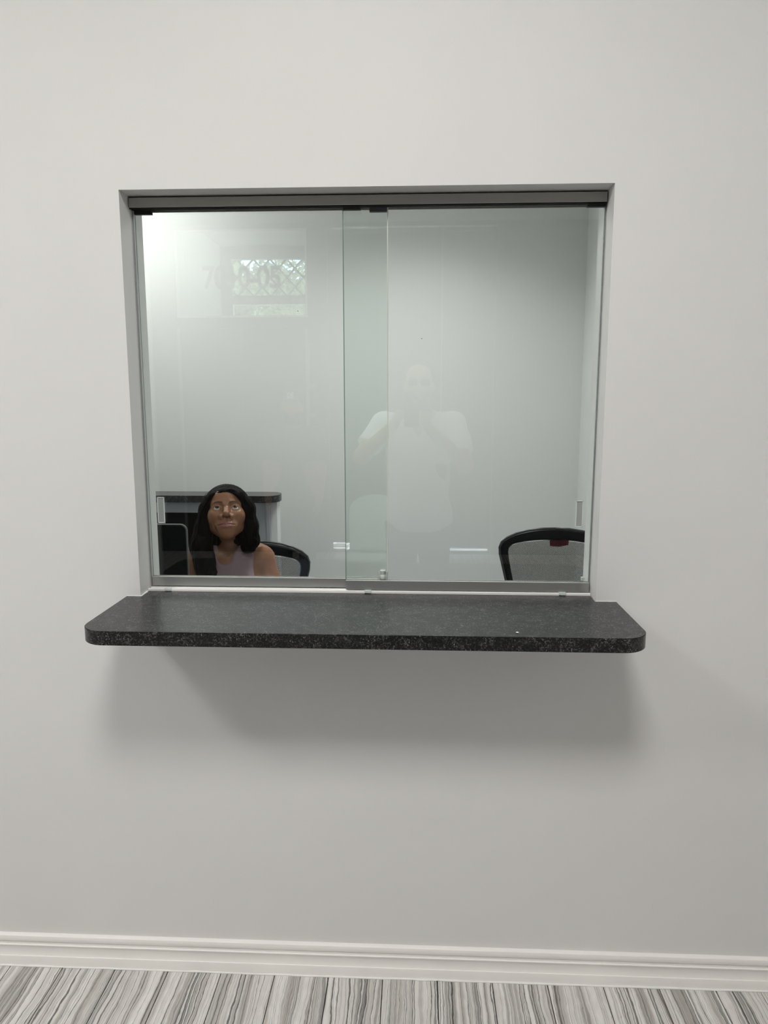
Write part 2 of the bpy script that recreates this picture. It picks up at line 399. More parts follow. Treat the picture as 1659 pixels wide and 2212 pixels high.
while x < RX1:
    pts.append((x, -0.0165-random.random()*0.0018, 0.0008+random.random()*0.0012)); x += 0.02+random.random()*0.05
tube(bm, pts, [0.0024+random.random()*0.0012 for _ in pts], 6)
shade(obj('caulk_bead', bm, 'caulk', bb))

# ------------------------------------------------------------------ sliding pass-through window
win = bpy.data.objects.new('window_1', None); COL.objects.link(win); win.location = (0, 0, 0)
tag(win, 'aluminium track set of the sliding pass-through window', kind='structure')
bm = bmesh.new()
# header: a channel with a front fascia, open below for the two glass tracks
zt = OZ1-0.0015
box(bm, (OX0+0.003, 0.052, zt-0.026), (OX1-0.003, 0.0545, zt), 0.0006, 1)
box(bm, (OX0+0.003, 0.052, zt-0.003), (OX1-0.003, 0.104, zt))
box(bm, (OX0+0.003, 0.0755, zt-0.024), (OX1-0.003, 0.0775, zt))
box(bm, (OX0+0.003, 0.1015, zt-0.026), (OX1-0.003, 0.104, zt))
obj('header_track', bm, 'header_metal', win)
bm = bmesh.new()
box(bm, (OX0+0.001, 0.060, zt-0.0275), (OX1-0.001, 0.0635, zt-0.004))
box(bm, (OX0+0.001, 0.0705, zt-0.0275), (OX1-0.001, 0.0750, zt-0.004))
obj('track_seal', bm, 'black_rubber', win)
bm = bmesh.new()
prism(bm, [(0.052, OZ0+0.0002), (0.106, OZ0+0.0002), (0.106, OZ0+0.0065), (0.0925, OZ0+0.0065), (0.0905, OZ0+0.0035), (0.0795, OZ0+0.0035), (0.0775, OZ0+0.0065), (0.0735, OZ0+0.0065), (0.0715, OZ0+0.0035), (0.060, OZ0+0.0035), (0.058, OZ0+0.0070), (0.054, OZ0+0.0070), (0.052, OZ0+0.0050)], 0, OX0+0.001, OX1-0.001)
obj('sill_track', bm, 'sill_white', win)
for x in (-0.1255, 0.3875, -0.665):
    o = bx('track_clip', (x-0.0095, 0.0505, OZ0+0.0010), (x+0.0095, 0.0590, OZ0+0.0085), 'clear_plastic', win, 0.001, 1)
# jamb bumpers
bx('jamb_strip', (OX0+0.0005, 0.0760, OZ0+0.007), (OX0+0.0030, 0.0800, zt-0.026), 'frame_dark', win)
bx('jamb_strip', (OX1-0.0030, 0.0730, OZ0+0.007), (OX1-0.0005, 0.0760, zt-0.026), 'frame_dark', win)

def glass_panel(label, x0, x1, y, pull_x, free_edge):
    t_ = thing('sliding_glass_panel', label, 'glass panel', (0, y, 0), group='sliding glass panels of the pass-through')
    z0, z1 = OZ0+0.034, zt-0.012
    bm = bmesh.new(); h = 0.003
    box(bm, (x0, -h, z0-0.006), (x1, h, z1))
    g = obj('pane', bm, 'pane_glass', t_)
    g.data.materials.append(MATS['glass_edge'])
    for p_ in g.data.polygons:
        if abs(p_.normal.y) < 0.5: p_.material_index = 1
    bm = bmesh.new()
    yf = -0.0085
    prism(bm, [(yf, OZ0+0.0085), (0.0075, OZ0+0.0085), (0.0075, z0-0.001), (0.0065, z0), (0.0036, z0), (0.0036, z0-0.004), (-0.0036, z0-0.004), (-0.0036, z0), (yf+0.001, z0), (yf, z0-0.001)], 0, x0, x1)
    obj('bottom_rail', bm, 'aluminium', t_)
    # added strip on the overlapping free edge; white paints the glass edge's bright reflection
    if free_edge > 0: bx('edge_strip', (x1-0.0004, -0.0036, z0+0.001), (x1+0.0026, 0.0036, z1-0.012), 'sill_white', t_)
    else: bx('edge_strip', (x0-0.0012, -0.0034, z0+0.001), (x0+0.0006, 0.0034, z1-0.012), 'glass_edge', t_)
    sx_, sz_ = ((-0.3045, 1.8255), (0.013, 1.754))[free_edge < 0]
    bm = bmesh.new(); bmesh.ops.create_icosphere(bm, subdivisions=1, radius=0.0013, matrix=Matrix.Translation((sx_, -0.0032, sz_)) @ Matrix.Diagonal((1, 0.4, 1, 1))); obj('speck', bm, 'black_rubber', t_)
    # finger pull: a shallow rectangular cup stuck on the glass
    cx0, cx1, cz0, cz1 = pull_x-0.0098, pull_x+0.0098, 1.2725, 1.3435
    bm = bmesh.new(); fw = 0.0028; yo, yi = -0.0068, -0.0033
    box(bm, (cx0, yo, cz0), (cx0+fw, yi, cz1), 0.0006, 1); box(bm, (cx1-fw, yo, cz0), (cx1, yi, cz1), 0.0006, 1)
    box(bm, (cx0, yo, cz0), (cx1, yi, cz0+fw), 0.0006, 1); box(bm, (cx0, yo, cz1-fw), (cx1, yi, cz1), 0.0006, 1)
    p_ = obj('finger_pull', bm, 'clear_plastic', t_); p_['label'] = 'clear plastic rectangular finger pull'
    bx('pull_pad', (cx0+fw, yi-0.0012, cz0+fw), (cx1-fw, yi, cz1-fw), 'pull_pad', p_)
    for xx in ((x0, x0+0.044), (x1-0.044, x1)):
        bx('top_guide', (xx[0], -0.0055, z1-0.023), (xx[1], 0.0055, z1+0.004), 'black_rubber', t_)
    return t_
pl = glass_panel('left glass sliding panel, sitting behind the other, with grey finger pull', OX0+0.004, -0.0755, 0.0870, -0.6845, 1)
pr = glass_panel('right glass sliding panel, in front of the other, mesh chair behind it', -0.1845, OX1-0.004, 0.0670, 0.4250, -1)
# lock between the panels: a plastic block with a plunger knob, fixed to the rear panel
lk = thing('sliding_window_lock', 'small white plunger lock at the foot of the overlapping glass panels', 'lock', (-0.0865, 0.079, OZ0+0.0345))
bx('mount_plate', (-0.0135, 0.0016, 0.0), (0.0135, 0.0040, 0.0185), 'clear_plastic', lk, 0.0008, 1)
bm = bmesh.new(); lathe(bm, [(0.0062, 0.0), (0.0072, 0.002), (0.0072, 0.0105), (0.0060, 0.012)], 20, (0, -0.0050, 0)); shade(obj('barrel', bm, 'lock_plastic', lk), 40)
bm = bmesh.new(); lathe(bm, [(0.0050, 0.0118), (0.0056, 0.0140), (0.0076, 0.0225), (0.0078, 0.0235), (0.0070, 0.0244)], 20, (0, -0.0050, 0)); shade(obj('knob', bm, 'lock_plastic', lk), 40)
ck = thing('corner_stop', 'tiny clear stop block in the lower right corner behind the glass', 'stop block', (0.4445, 0.0775, OZ0+0.0342))
bx('stop_block', (-0.004, -0.002, 0), (0.0045, 0.006, 0.0105), 'clear_plastic', ck, 0.0012, 1)

# ------------------------------------------------------------------ counter shelf
def counter_top(name, x0, x1, yf, z1, th, rad, oy, parent):
    bm = bmesh.new(); pts = []
    for k in range(13):
        a = PI+PI/2*k/12; pts.append((x0+rad+rad*math.cos(a), yf+rad+rad*math.sin(a)))
    for k in range(13):
        a = 1.5*PI+PI/2*k/12; pts.append((x1-rad+rad*math.cos(a), yf+rad+rad*math.sin(a)))
    pts += oy
    prism(bm, pts, 2, z1-th, z1)
    bmesh.ops.bevel(bm, geom=[e for e in bm.edges if abs(e.verts[0].co.z-e.verts[1].co.z) < 1e-6], offset=0.0012, segments=2, affect='EDGES')
    o = obj(name, bm, 'granite_laminate', parent); shade(o, 30)
    return o
sh = thing('counter_shelf', 'dark speckled granite laminate counter shelf with rounded corners under the window', 'counter', (0, 0, 0))
counter_top('countertop', -0.758, 0.514, -0.290, OZ0, 0.033, 0.062, [(0.514, -0.0008), (OX1-0.0012, -0.0008), (OX1-0.0012, WT-0.01), (OX0+0.0012, WT-0.01), (OX0+0.0012, -0.0008), (-0.758, -0.0008)], sh)
bm = bmesh.new()
def bead(bm, a, b, n, r):
    pts = [Vector(a).lerp(Vector(b), k/(n-1))+Vector(((random.random()-.5)*r*1.2, (random.random()-.5)*r*1.2, 0)) for k in range(n)]
    tube(bm, pts, [r*(0.5+random.random()*0.8) for _ in pts], 6)
bm.free()
for a, b, n, r in (((OX0+0.002, 0.0, OZ0+0.0005), (OX0+0.002, 0.052, OZ0+0.0005), 12, 0.0022), ((-0.756, -0.001, OZ0+0.0005), (OX0+0.001, -0.001, OZ0+0.0005), 8, 0.0011), ((OX1+0.001, -0.001, OZ0+0.0005), (0.512, -0.001, OZ0+0.0005), 8, 0.0012)):
    bm = bmesh.new(); bead(bm, a, b, n, r); shade(obj('caulk_bead', bm, 'caulk', sh))
cr = thing('paint_crumb', 'tiny white paint crumb lying on the counter shelf', 'crumb', (0.226, -0.262, OZ0+0.0003))
bm = bmesh.new(); bmesh.ops.create_icosphere(bm, subdivisions=1, radius=0.003, matrix=Matrix.Diagonal((1.2, 1, 0.45, 1)))
for v in bm.verts: v.co *= 0.8+0.4*random.random()
bmesh.ops.translate(bm, verts=bm.verts[:], vec=(0, 0, 0.0012)); obj('crumb', bm, 'caulk', cr)

# ------------------------------------------------------------------ lamps in the ceilings
def troffer(label, x, y, z, sx, sy, watts, col, group, spread=PI):
    t_ = thing('ceiling_light', label, 'ceiling light', (x, y, z), group=group)
    bm = bmesh.new(); f = 0.03
    for lo, hi in (((-sx/2-f, -sy/2-f, -0.012), (-sx/2, sy/2+f, 0)), ((sx/2, -sy/2-f, -0.012), (sx/2+f, sy/2+f, 0)), ((-sx/2, -sy/2-f, -0.012), (sx/2, -sy/2, 0)), ((-sx/2, sy/2, -0.012), (sx/2, sy/2+f, 0))):
        box(bm, lo, hi)
    obj('frame', bm, 'trim_white', t_)
    bx('diffuser', (-sx/2, -sy/2, -0.006), (sx/2, sy/2, -0.001), 'diffuser', t_)
    ld = bpy.data.lights.new('panel_light', 'AREA'); ld.shape = 'RECTANGLE'; ld.size = sx; ld.size_y = sy; ld.energy = watts; ld.color = col; ld.spread = spread
    lo = bpy.data.objects.new('panel_light', ld); COL.objects.link(lo); lo.parent = t_; lo.location = (0, 0, -0.014)
    return t_
WARM = (1.0, 0.98, 0.95)
troffer('square ceiling panel light over the photographer', -0.10, -1.88, CEIL, 0.60, 0.60, TROFFER_W, WARM, 'waiting room ceiling lights')
troffer('square ceiling panel light over the left of the waiting room', -2.55, -1.95, CEIL, 0.60, 0.60, TROFFER_W*0.92, WARM, 'waiting room ceiling lights')
troffer('ceiling panel light near the left corner of the office', -1.78, 2.02, OCEIL, 0.55, 0.55, OFFICE_W*0.64, (0.98, 1.0, 0.98), 'office ceiling lights')
troffer('unseen ceiling panel light added to fill the office', -0.05, 1.62, OCEIL, 0.55, 0.55, OFFICE_W*0.82, (0.98, 1.0, 0.98), 'office ceiling lights', 2.3)  # fill lamp added to brighten the office evenly

# ================================================================== OFFICE BEHIND THE GLASS
# reception half wall with laminate ledge and dark niche
rc = thing('reception_counter', 'grey reception counter with dark speckled ledge behind the seated woman', 'counter', (0, 0, 0))
counter_pts = []
bm = bmesh.new(); pts = []
yf, yb, xe = 2.015, 2.20, -0.748; ym = (yf+yb)/2; rr = 0.075
for k in range(11):
    a = -PI/2+PI/2*k/10; pts.append((xe-rr+rr*math.cos(a), yf+rr+rr*math.sin(a)))
for k in range(11):
    a = PI/2*k/10; pts.append((xe-rr+rr*math.cos(a), yb-rr+rr*math.sin(a)))
pts += [(BX0+0.002, yb), (BX0+0.002, yf)]
prism(bm, pts, 2, 1.090-0.038, 1.090); shade(obj('ledge', bm, 'granite_laminate', rc), 30)
bx('end_post', (-0.800, 2.075, 0), (-0.764, 2.165, 1.0515), 'wall_paint', rc)
bx('side_panel', (-1.02, 2.055, 0), (-0.822, 2.10, 1.0515), 'laminate_grey', rc)
bx('panel_trim', (-0.8215, 2.050, 0), (-0.8005, 2.10, 1.0515), 'laminate_grey', rc, 0.002, 1)
bx('apron', (BX0+0.002, 2.055, 0.990), (-1.021, 2.10, 1.0515), 'laminate_grey', rc)
bm = bmesh.new()
box(bm, (BX0+0.002, 2.15, 0), (-0.802, 2.165, 1.051)); box(bm, (-1.021, 2.101, 0), (-0.822, 2.149, 0.989))
obj('niche_back', bm, 'niche_black', rc)
bx('niche_shelf', (BX0+0.002, 2.06, 0.72), (-1.021, 2.149, 0.74), 'niche_black', rc)

# desk under the window
dk = thing('office_desk', 'grey work desk on the office side under the glass', 'desk', (0, 0, 0))
bx('desktop', (-1.70, WT+0.012, 0.712), (0.25, 0.66, 0.740), 'laminate_grey', dk, 0.002, 1)
for x in (-1.68, 0.21): bx('leg_panel', (x, WT+0.03, 0), (x+0.03, 0.63, 0.712), 'laminate_grey', dk)
# monitor
mo = thing('computer_monitor', 'glossy black computer monitor with rounded corners at left behind the glass', 'monitor', (-1.02, 0.50, 0.7405))
def rounded_rect(w_, h_, r, n=8):
    pts = []
    for cx, cy, a0 in ((w_/2-r, h_/2-r, 0), (-w_/2+r, h_/2-r, PI/2), (-w_/2+r, -h_/2+r, PI), (w_/2-r, -h_/2+r, 1.5*PI)):
        for k in range(n+1):
            a = a0+PI/2*k/n; pts.append((cx+r*math.cos(a), cy+r*math.sin(a)))
    return pts
bm = bmesh.new(); prism(bm, [(a, b+0.285) for a, b in rounded_rect(0.536, 0.345, 0.022)], 1, -0.012, 0.002); shade(obj('housing', bm, 'monitor_rim', mo), 30)
bm = bmesh.new(); prism(bm, [(a, b+0.285) for a, b in rounded_rect(0.530, 0.339, 0.020)], 1, -0.0145, -0.0118); obj('back_panel', bm, 'gloss_black', mo)
bm = bmesh.new(); prism(bm, [(a, b+0.285) for a, b in rounded_rect(0.510, 0.320, 0.006)], 1, 0.0018, 0.0035); obj('screen', bm, 'gloss_black', mo)
bx('stand', (-0.03, -0.010, 0.008), (0.03, 0.010, 0.20), 'black_plastic', mo, 0.003, 1)
bx('base', (-0.13, -0.09, 0.0), (0.13, 0.09, 0.010), 'black_plastic', mo, 0.004, 2)
kb = thing('desk_cable', 'thin black cable curled on the desk below the monitor', 'cable', (0, 0, 0))
bm = bmesh.new(); tube(bm, [(-0.98+0.06*math.cos(a*0.7), 0.33+0.05*math.sin(a*0.7), 0.744+0.001*(a % 3)) for a in range(10)], 0.003, 8); shade(obj('cable', bm, 'black_rubber', kb))

# ------------------------------------------------------------------ mesh office chairs
BACK = [(0.0, 1.042), (0.06, 1.040), (0.12, 1.030), (0.17, 1.014), (0.208, 0.994), (0.232, 0.972), (0.241, 0.946), (0.238, 0.915), (0.222, 0.85), (0.205, 0.78), (0.190, 0.71), (0.178, 0.65), (0.168, 0.615), (0.145, 0.592), (0.10, 0.582), (0.0, 0.580)]
BACKI = [(0.0, 0.985), (0.06, 0.984), (0.11, 0.978), (0.15, 0.970), (0.178, 0.962), (0.192, 0.952), (0.199, 0.938), (0.199, 0.912), (0.186, 0.85), (0.171, 0.78), (0.157, 0.71), (0.147, 0.665), (0.139, 0.645), (0.122, 0.632), (0.08, 0.627), (0.0, 0.626)]
def full(half): return half + [(-x, z) for x, z in reversed(half[1:-1])]
def bow(x, z): return -0.35*x*x + 0.10*(z-0.58)
def office_chair(label, loc, rz, dz=0.0, tagc=False):
    t_ = thing('mesh_office_chair', label, 'chair', loc, rz, 'black mesh office chairs')
    o_, i_ = full(BACK), full(BACKI)
    bm = bmesh.new(); rings = []
    yb0 = 0.22
    for loop, d in ((o_, 0.012), (o_, -0.014), ([(a[0]*0.985+b[0]*0.015, a[1]*0.985+b[1]*0.015) for a, b in zip(o_, i_)], -0.018), (i_, -0.012), (i_, 0.010)):
        rings.append([bm.verts.new((x, yb0+bow(x, z)+d, z+dz)) for x, z in loop])
    n = len(o_)
    for a, b in zip(rings, rings[1:]+rings[:1]):
        for k in range(n): bm.faces.new((a[k], a[(k+1) % n], b[(k+1) % n], b[k]))
    bmesh.ops.recalc_face_normals(bm, faces=bm.faces[:])
    o = obj('back_frame', bm, 'black_plastic', t_); shade(o, 50)
    sub = o.modifiers.new('round', 'SUBSURF'); sub.levels = 1; sub.render_levels = 1
    bm = bmesh.new()
    tube(bm, [(x, yb0+bow(x, z)+0.014, z+dz+0.001) for x, z in o_+o_[:1]], 0.0055, 6); o2 = shade(obj('edge_trim', bm, 'black_rim', o))
    bm = bmesh.new(); rows = []
    for r in range(21):
        f = r/20
        row = []
        for c in range(21):
            u = -1+2*c/20
            # left/right inner edge at this height
            zz = 0.620+(0.990-0.620)*f
            hw = np.interp(zz, [p_[1] for p_ in reversed(BACKI)], [p_[0] for p_ in reversed(BACKI)])
            xx = u*(hw+0.006) if 0 < f < 1 else u*hw
            row.append(bm.verts.new((xx, yb0+bow(xx, zz)-0.001, zz+dz)))
        rows.append(row)
    for a, b in zip(rows, rows[1:]):
        for c in range(20): bm.faces.new((a[c], a[c+1], b[c+1], b[c]))
    shade(obj('back_mesh', bm, 'chair_mesh', t_))
    if tagc:
        bm = bmesh.new(); prism(bm, [(-0.070, 0.990), (-0.068, 0.957), (-0.030, 0.948), (0.012, 0.950), (0.016, 0.990)], 1, yb0-0.008, yb0-0.004)
        o = obj('hang_tag', bm, 'red_tag', t_); o['label'] = 'red tag hanging behind the mesh back'
    bx('lumbar_bar', (-0.145, yb0+0.012, 0.70+dz), (0.145, yb0+0.030, 0.74+dz), 'black_plastic', t_, 0.006, 2)
    bx('back_post', (-0.035, yb0-0.01, 0.44+dz), (0.035, yb0+0.045, 0.75+dz), 'black_plastic', t_, 0.008, 2)
    bx('seat', (-0.235, -0.26, 0.40+dz), (0.235, 0.205, 0.465+dz), 'black_plastic', t_, 0.025, 3, True)
    bx('under_plate', (-0.10, -0.12, 0.365+dz), (0.10, 0.22, 0.40+dz), 'black_plastic', t_, 0.006, 1)
    bm = bmesh.new(); lathe(bm, [(0.025, 0.075), (0.025, 0.25), (0.018, 0.26), (0.018, 0.37+dz)], 16); shade(obj('gas_lift', bm, 'chrome', t_), 40)
    for s in (-1, 1):
        bm = bmesh.new(); tube(bm, [(s*0.17, 0.02, 0.39+dz), (s*0.275, 0.02, 0.39+dz), (s*0.285, 0.02, 0.43+dz), (s*0.285, 0.02, 0.62+dz)], 0.014, 8); a = shade(obj('armrest', bm, 'black_plastic', t_))
        bx('arm_pad', (s*0.285-0.035, -0.11, 0.62+dz), (s*0.285+0.035, 0.11, 0.645+dz), 'black_plastic', a, 0.008, 2)
    for k in range(5):
        a = 2*PI*k/5+0.3; c, s = math.cos(a), math.sin(a)
        bm = bmesh.new(); tube(bm, [(0.02*c, 0.02*s, 0.105), (0.29*c, 0.29*s, 0.075)], [0.026, 0.016], 8); l = shade(obj('base_leg', bm, 'black_plastic', t_))
        bm = bmesh.new(); lathe(bm, [(0.020, -0.02), (0.028, -0.016), (0.028, 0.016), (0.020, 0.02)], 14, (0.29*c, 0.29*s, 0.028), Matrix.Rotation(PI/2, 3, 'X')); shade(obj('caster', bm, 'black_rubber', l), 40)
    return t_
office_chair('black mesh office chair with the woman sitting in it', (-0.664, 1.05, 0), 0.20, -0.068)
office_chair('empty black mesh office chair behind the right glass panel', (0.632, 1.62, 0), PI-0.05, 0.0, True)

# ================================================================== PEOPLE (continuous surfaces grown from a distance field)
def axis(lo, hi, h, flo=None, fhi=None, hf=None):
    if flo is None: return np.arange(lo, hi+h, h, dtype=np.float32)
    a = np.arange(lo, flo, h); b = np.arange(flo, fhi, hf); c = np.arange(fhi, hi+h, h)
    return np.concatenate([a, b, c]).astype(np.float32)
def smin(a, b, k):
    h = np.clip(0.5+0.5*(b-a)/k, 0, 1); return b*(1-h)+a*h-k*h*(1-h)
def smax(a, b, k): return -smin(-a, -b, k)
def ell(P, c, r):
    x, y, z = (P[0]-c[0])/r[0], (P[1]-c[1])/r[1], (P[2]-c[2])/r[2]
    k0 = np.sqrt(x*x+y*y+z*z); k1 = np.sqrt((x/r[0])**2+(y/r[1])**2+(z/r[2])**2)+1e-9
    return k0*(k0-1)/k1
def sph(P, c, r): return np.sqrt((P[0]-c[0])**2+(P[1]-c[1])**2+(P[2]-c[2])**2)-r
def cone(P, a, b, ra, rb):
    d = [b[i]-a[i] for i in range(3)]; L = sum(v*v for v in d)+1e-12
    t = np.clip(((P[0]-a[0])*d[0]+(P[1]-a[1])*d[1]+(P[2]-a[2])*d[2])/L, 0, 1)
    return np.sqrt((P[0]-a[0]-t*d[0])**2+(P[1]-a[1]-t*d[1])**2+(P[2]-a[2]-t*d[2])**2)-(ra+(rb-ra)*t)
def chain(P, pts, rs, k=0.01):
    f = None
    for i in range(len(pts)-1):
        g = cone(P, pts[i], pts[i+1], rs[i], rs[i+1]); f = g if f is None else smin(f, g, k)
    return f
def surface(xs, ys, zs, F):
    """surface nets on a rectilinear grid"""
    S = F < 0; nx, ny, nz = F.shape
    cnt = np.zeros((nx-1, ny-1, nz-1), np.int8)
    for i in (0, 1):
        for j in (0, 1):
            for k in (0, 1): cnt += S[i:nx-1+i, j:ny-1+j, k:nz-1+k]
    act = (cnt > 0) & (cnt < 8); I, J, K = np.nonzero(act)
    idx = -np.ones(act.shape, np.int64); idx[I, J, K] = np.arange(len(I))
    acc = np.zeros((len(I), 3)); num = np.zeros(len(I))
    cr = [(a, b, c) for a in (0, 1) for b in (0, 1) for c in (0, 1)]
    for p in cr:
        for ax in range(3):
            if p[ax]: continue
            q = list(p); q[ax] = 1
            fa = F[I+p[0], J+p[1], K+p[2]]; fb = F[I+q[0], J+q[1], K+q[2]]
            m = (fa < 0) != (fb < 0); t = np.where(m, fa/np.where(m, fa-fb, 1), 0)
            A = np.stack([xs[I+p[0]], ys[J+p[1]], zs[K+p[2]]], 1); B = np.stack([xs[I+q[0]], ys[J+q[1]], zs[K+q[2]]], 1)
            acc += np.where(m[:, None], A+(B-A)*t[:, None], 0); num += m
    V = acc/num[:, None]
    quads = []
    for ax in range(3):
        sl0 = [slice(None)]*3; sl1 = [slice(None)]*3; sl0[ax] = slice(0, -1); sl1[ax] = slice(1, None)
        a, b = S[tuple(sl0)], S[tuple(sl1)]; e = np.argwhere(a != b); o1, o2 = [d for d in range(3) if d != ax]
        e = e[(e[:, o1] > 0) & (e[:, o2] > 0) & (e[:, o1] < F.shape[o1]-1) & (e[:, o2] < F.shape[o2]-1)]
        ins = a[e[:, 0], e[:, 1], e[:, 2]]
        def cell(d1, d2):
            c = e.copy(); c[:, o1] -= d1; c[:, o2] -= d2; return idx[c[:, 0], c[:, 1], c[:, 2]]
        q = np.stack([cell(1, 1), cell(0, 1), cell(0, 0), cell(1, 0)], 1)
        flip = ins if ax != 1 else ~ins
        q[~flip] = q[~flip][:, ::-1]; quads.append(q)
    return V, np.concatenate(quads)
def sdf_mesh(name, xs, ys, zs, func, attrs=None):
    P = (xs[:, None, None], ys[None, :, None], zs[None, None, :])
    F = func(P); F = np.broadcast_to(F, (len(xs), len(ys), len(zs))).astype(np.float32)
    V, Q = surface(xs, ys, zs, F)
    me = bpy.data.meshes.new(name)
    me.vertices.add(len(V)); me.vertices.foreach_set('co', V.astype(np.float32).ravel())
    me.loops.add(Q.size); me.loops.foreach_set('vertex_index', Q.astype(np.int32).ravel())
    me.polygons.add(len(Q)); me.polygons.foreach_set('loop_start', np.arange(0, Q.size, 4, dtype=np.int32)); me.polygons.foreach_set('loop_total', np.full(len(Q), 4, np.int32))
    me.update(); me.validate()
    me.polygons.foreach_set('use_smooth', np.ones(len(me.polygons), bool))
    if attrs:
        for k, fn in attrs.items():
            at = me.attributes.new(k, 'FLOAT', 'POINT'); at.data.foreach_set('value', fn(V.T).astype(np.float32))
    return me
def rotm(yaw, pitch, roll=0.0):
    return np.array(Matrix.Rotation(yaw, 3, 'Z') @ Matrix.Rotation(pitch, 3, 'X') @ Matrix.Rotation(roll, 3, 'Y'))
def local(P, R, c, s=1.0):
    d = [(P[i]-c[i])/s for i in range(3)]
    return tuple(R[0][i]*d[0]+R[1][i]*d[1]+R[2][i]*d[2] for i in range(3))
def sub_eval(P, lo, hi, fn, big=1.0):
    """evaluate fn only where the grid lies inside the box, elsewhere a large distance"""
    xs, ys, zs = P[0][:, 0, 0], P[1][0, :, 0], P[2][0, 0, :]
    F = np.full((len(xs), len(ys), len(zs)), big, np.float32)
    s = [slice(*np.searchsorted(a, (l, h))) for a, l, h in zip((xs, ys, zs), lo, hi)]
    Q = (xs[s[0]][:, None, None], ys[s[1]][None, :, None], zs[s[2]][None, None, :])
    F[s[0], s[1], s[2]] = fn(Q)
    return F

# ---- head, in its own space: face towards -y, eyes near z=0, metres
EYE = (0.0328, -0.0705, 0.004); ER = 0.0134
def head_field(p, male=False, eyes=True):
    full_p = p
    tp = 1-(4.7 if not male else 2.4)*np.clip(-0.028-p[2], 0, 0.085)
    p = (p[0]/tp, p[1], p[2]); ax = (np.abs(p[0]), p[1], p[2])
    f = ell(p, (0, 0.014, 0.034), (0.0735, 0.092, 0.080))
    f = smin(f, ell(p, (0, -0.028, -0.022), (0.0650, 0.058, 0.076)), 0.030)
    f = smin(f, sph(p, (0, -0.064, -0.085), 0.0190 if not male else 0.024), 0.030)
    f = smin(f, cone(ax, (0.055, 0.004, -0.048), (0.022, -0.058, -0.084), 0.016 if not male else 0.021, 0.014), 0.026)
    p = full_p; ax = (np.abs(p[0]), p[1], p[2])
    f = smin(f, sph(ax, (0.041, -0.058, -0.018), 0.0235), 0.024)
    f = smin(f, ell(p, (0, -0.052, 0.048), (0.052, 0.034, 0.040)), 0.025)
    f = smin(f, cone(ax, (0.013, -0.0805, 0.0225), (0.044, -0.0690, 0.0235), 0.0075, 0.0065), 0.016)
    f = smax(f, -ell(ax, (EYE[0], -0.0960, EYE[2]+0.001), (0.0205, 0.0160, 0.0140)), 0.014)
    # lids round the eyeball, with an almond slit
    if eyes:
        lid = sph(ax, EYE, ER+0.0018)
        slit = ell(ax, (EYE[0]+0.0004, -0.0880, EYE[2]+0.0002), (0.0168, 0.0190, 0.0070))
        lid = smax(lid, -slit, 0.0012)
        lid = smax(lid, -sph(ax, EYE, ER-0.0002), 0.0006)
        ball_room = np.maximum(sph(ax, EYE, ER+0.0001), slit)
        f = smin(f, lid, 0.006)
        f = np.maximum(f, -ball_room)
    # nose
    n = chain(p, [(0, -0.0790, 0.0150), (0, -0.0900, -0.008), (0, -0.1030, -0.0265)], [0.0074, 0.0088, 0.0125], 0.008)
    n = smin(n, sph(ax, (0.0158, -0.0905, -0.0340), 0.0094), 0.008)
    f = smin(f, n, 0.011)
    f = smax(f, -ell(ax, (0.0092, -0.0965, -0.0400), (0.0056, 0.0068, 0.0105)), 0.0016)
    # mouth
    f = smin(f, ell(p, (0, -0.0700, -0.0620), (0.0370, 0.0230, 0.0235)), 0.016)
    f = smin(f, upper_lip(p), 0.0045); f = smin(f, lower_lip(p), 0.0045)
    f = smax(f, -mouth_seam(p), 0.0022)
    # ear
    e = ell(ax, (0.0745, 0.012, -0.006), (0.0075, 0.017, 0.030))
    f = smin(f, e, 0.008)
    return f
def upper_lip(p):
    ax = (np.abs(p[0]), p[1], p[2])
    return chain(ax, [(0.0050, -0.0925, -0.0588), (0.0155, -0.0880, -0.0602), (0.0290, -0.0765, -0.0622)], [0.0052, 0.0046, 0.0022], 0.004)
def lower_lip(p):
    ax = (np.abs(p[0]), p[1], p[2])
    return chain(ax, [(0.0, -0.0915, -0.0712), (0.0140, -0.0875, -0.0700), (0.0280, -0.0760, -0.0632)], [0.0066, 0.0056, 0.0022], 0.004)
def mouth_seam(p):
    ax = (np.abs(p[0]), p[1], p[2])
    return chain(ax, [(0.0, -0.0995, -0.0642), (0.0150, -0.0945, -0.0645), (0.0315, -0.0795, -0.0630)], [0.0018, 0.0018, 0.0014], 0.002)
def lip_mask(p):
    d = np.minimum(upper_lip(p), lower_lip(p)); return np.clip(1-(d-0.0004)/0.0016, 0, 1)*(p[1] < -0.07)
def brow_mask(p, thick=0.0027):
    ax = (np.abs(p[0]), p[1], p[2]); px = np.stack([ax[0], ax[2]])
    pts = [(0.0140, 0.0225), (0.0280, 0.0262), (0.0390, 0.0258), (0.0500, 0.0200)]; rs = [1.0, 1.0, 0.8, 0.35]
    d = None
    for (a, b, ra, rb) in zip(pts, pts[1:], rs, rs[1:]):
        dx, dz = b[0]-a[0], b[1]-a[1]; t = np.clip(((px[0]-a[0])*dx+(px[1]-a[1])*dz)/(dx*dx+dz*dz), 0, 1)
        g = np.hypot(px[0]-a[0]-t*dx, px[1]-a[1]-t*dz)/(thick*(ra+(rb-ra)*t)); d = g if d is None else np.minimum(d, g)
    return 0.8*np.clip((1.3-d)/0.7, 0, 1)*(p[1] < -0.04)
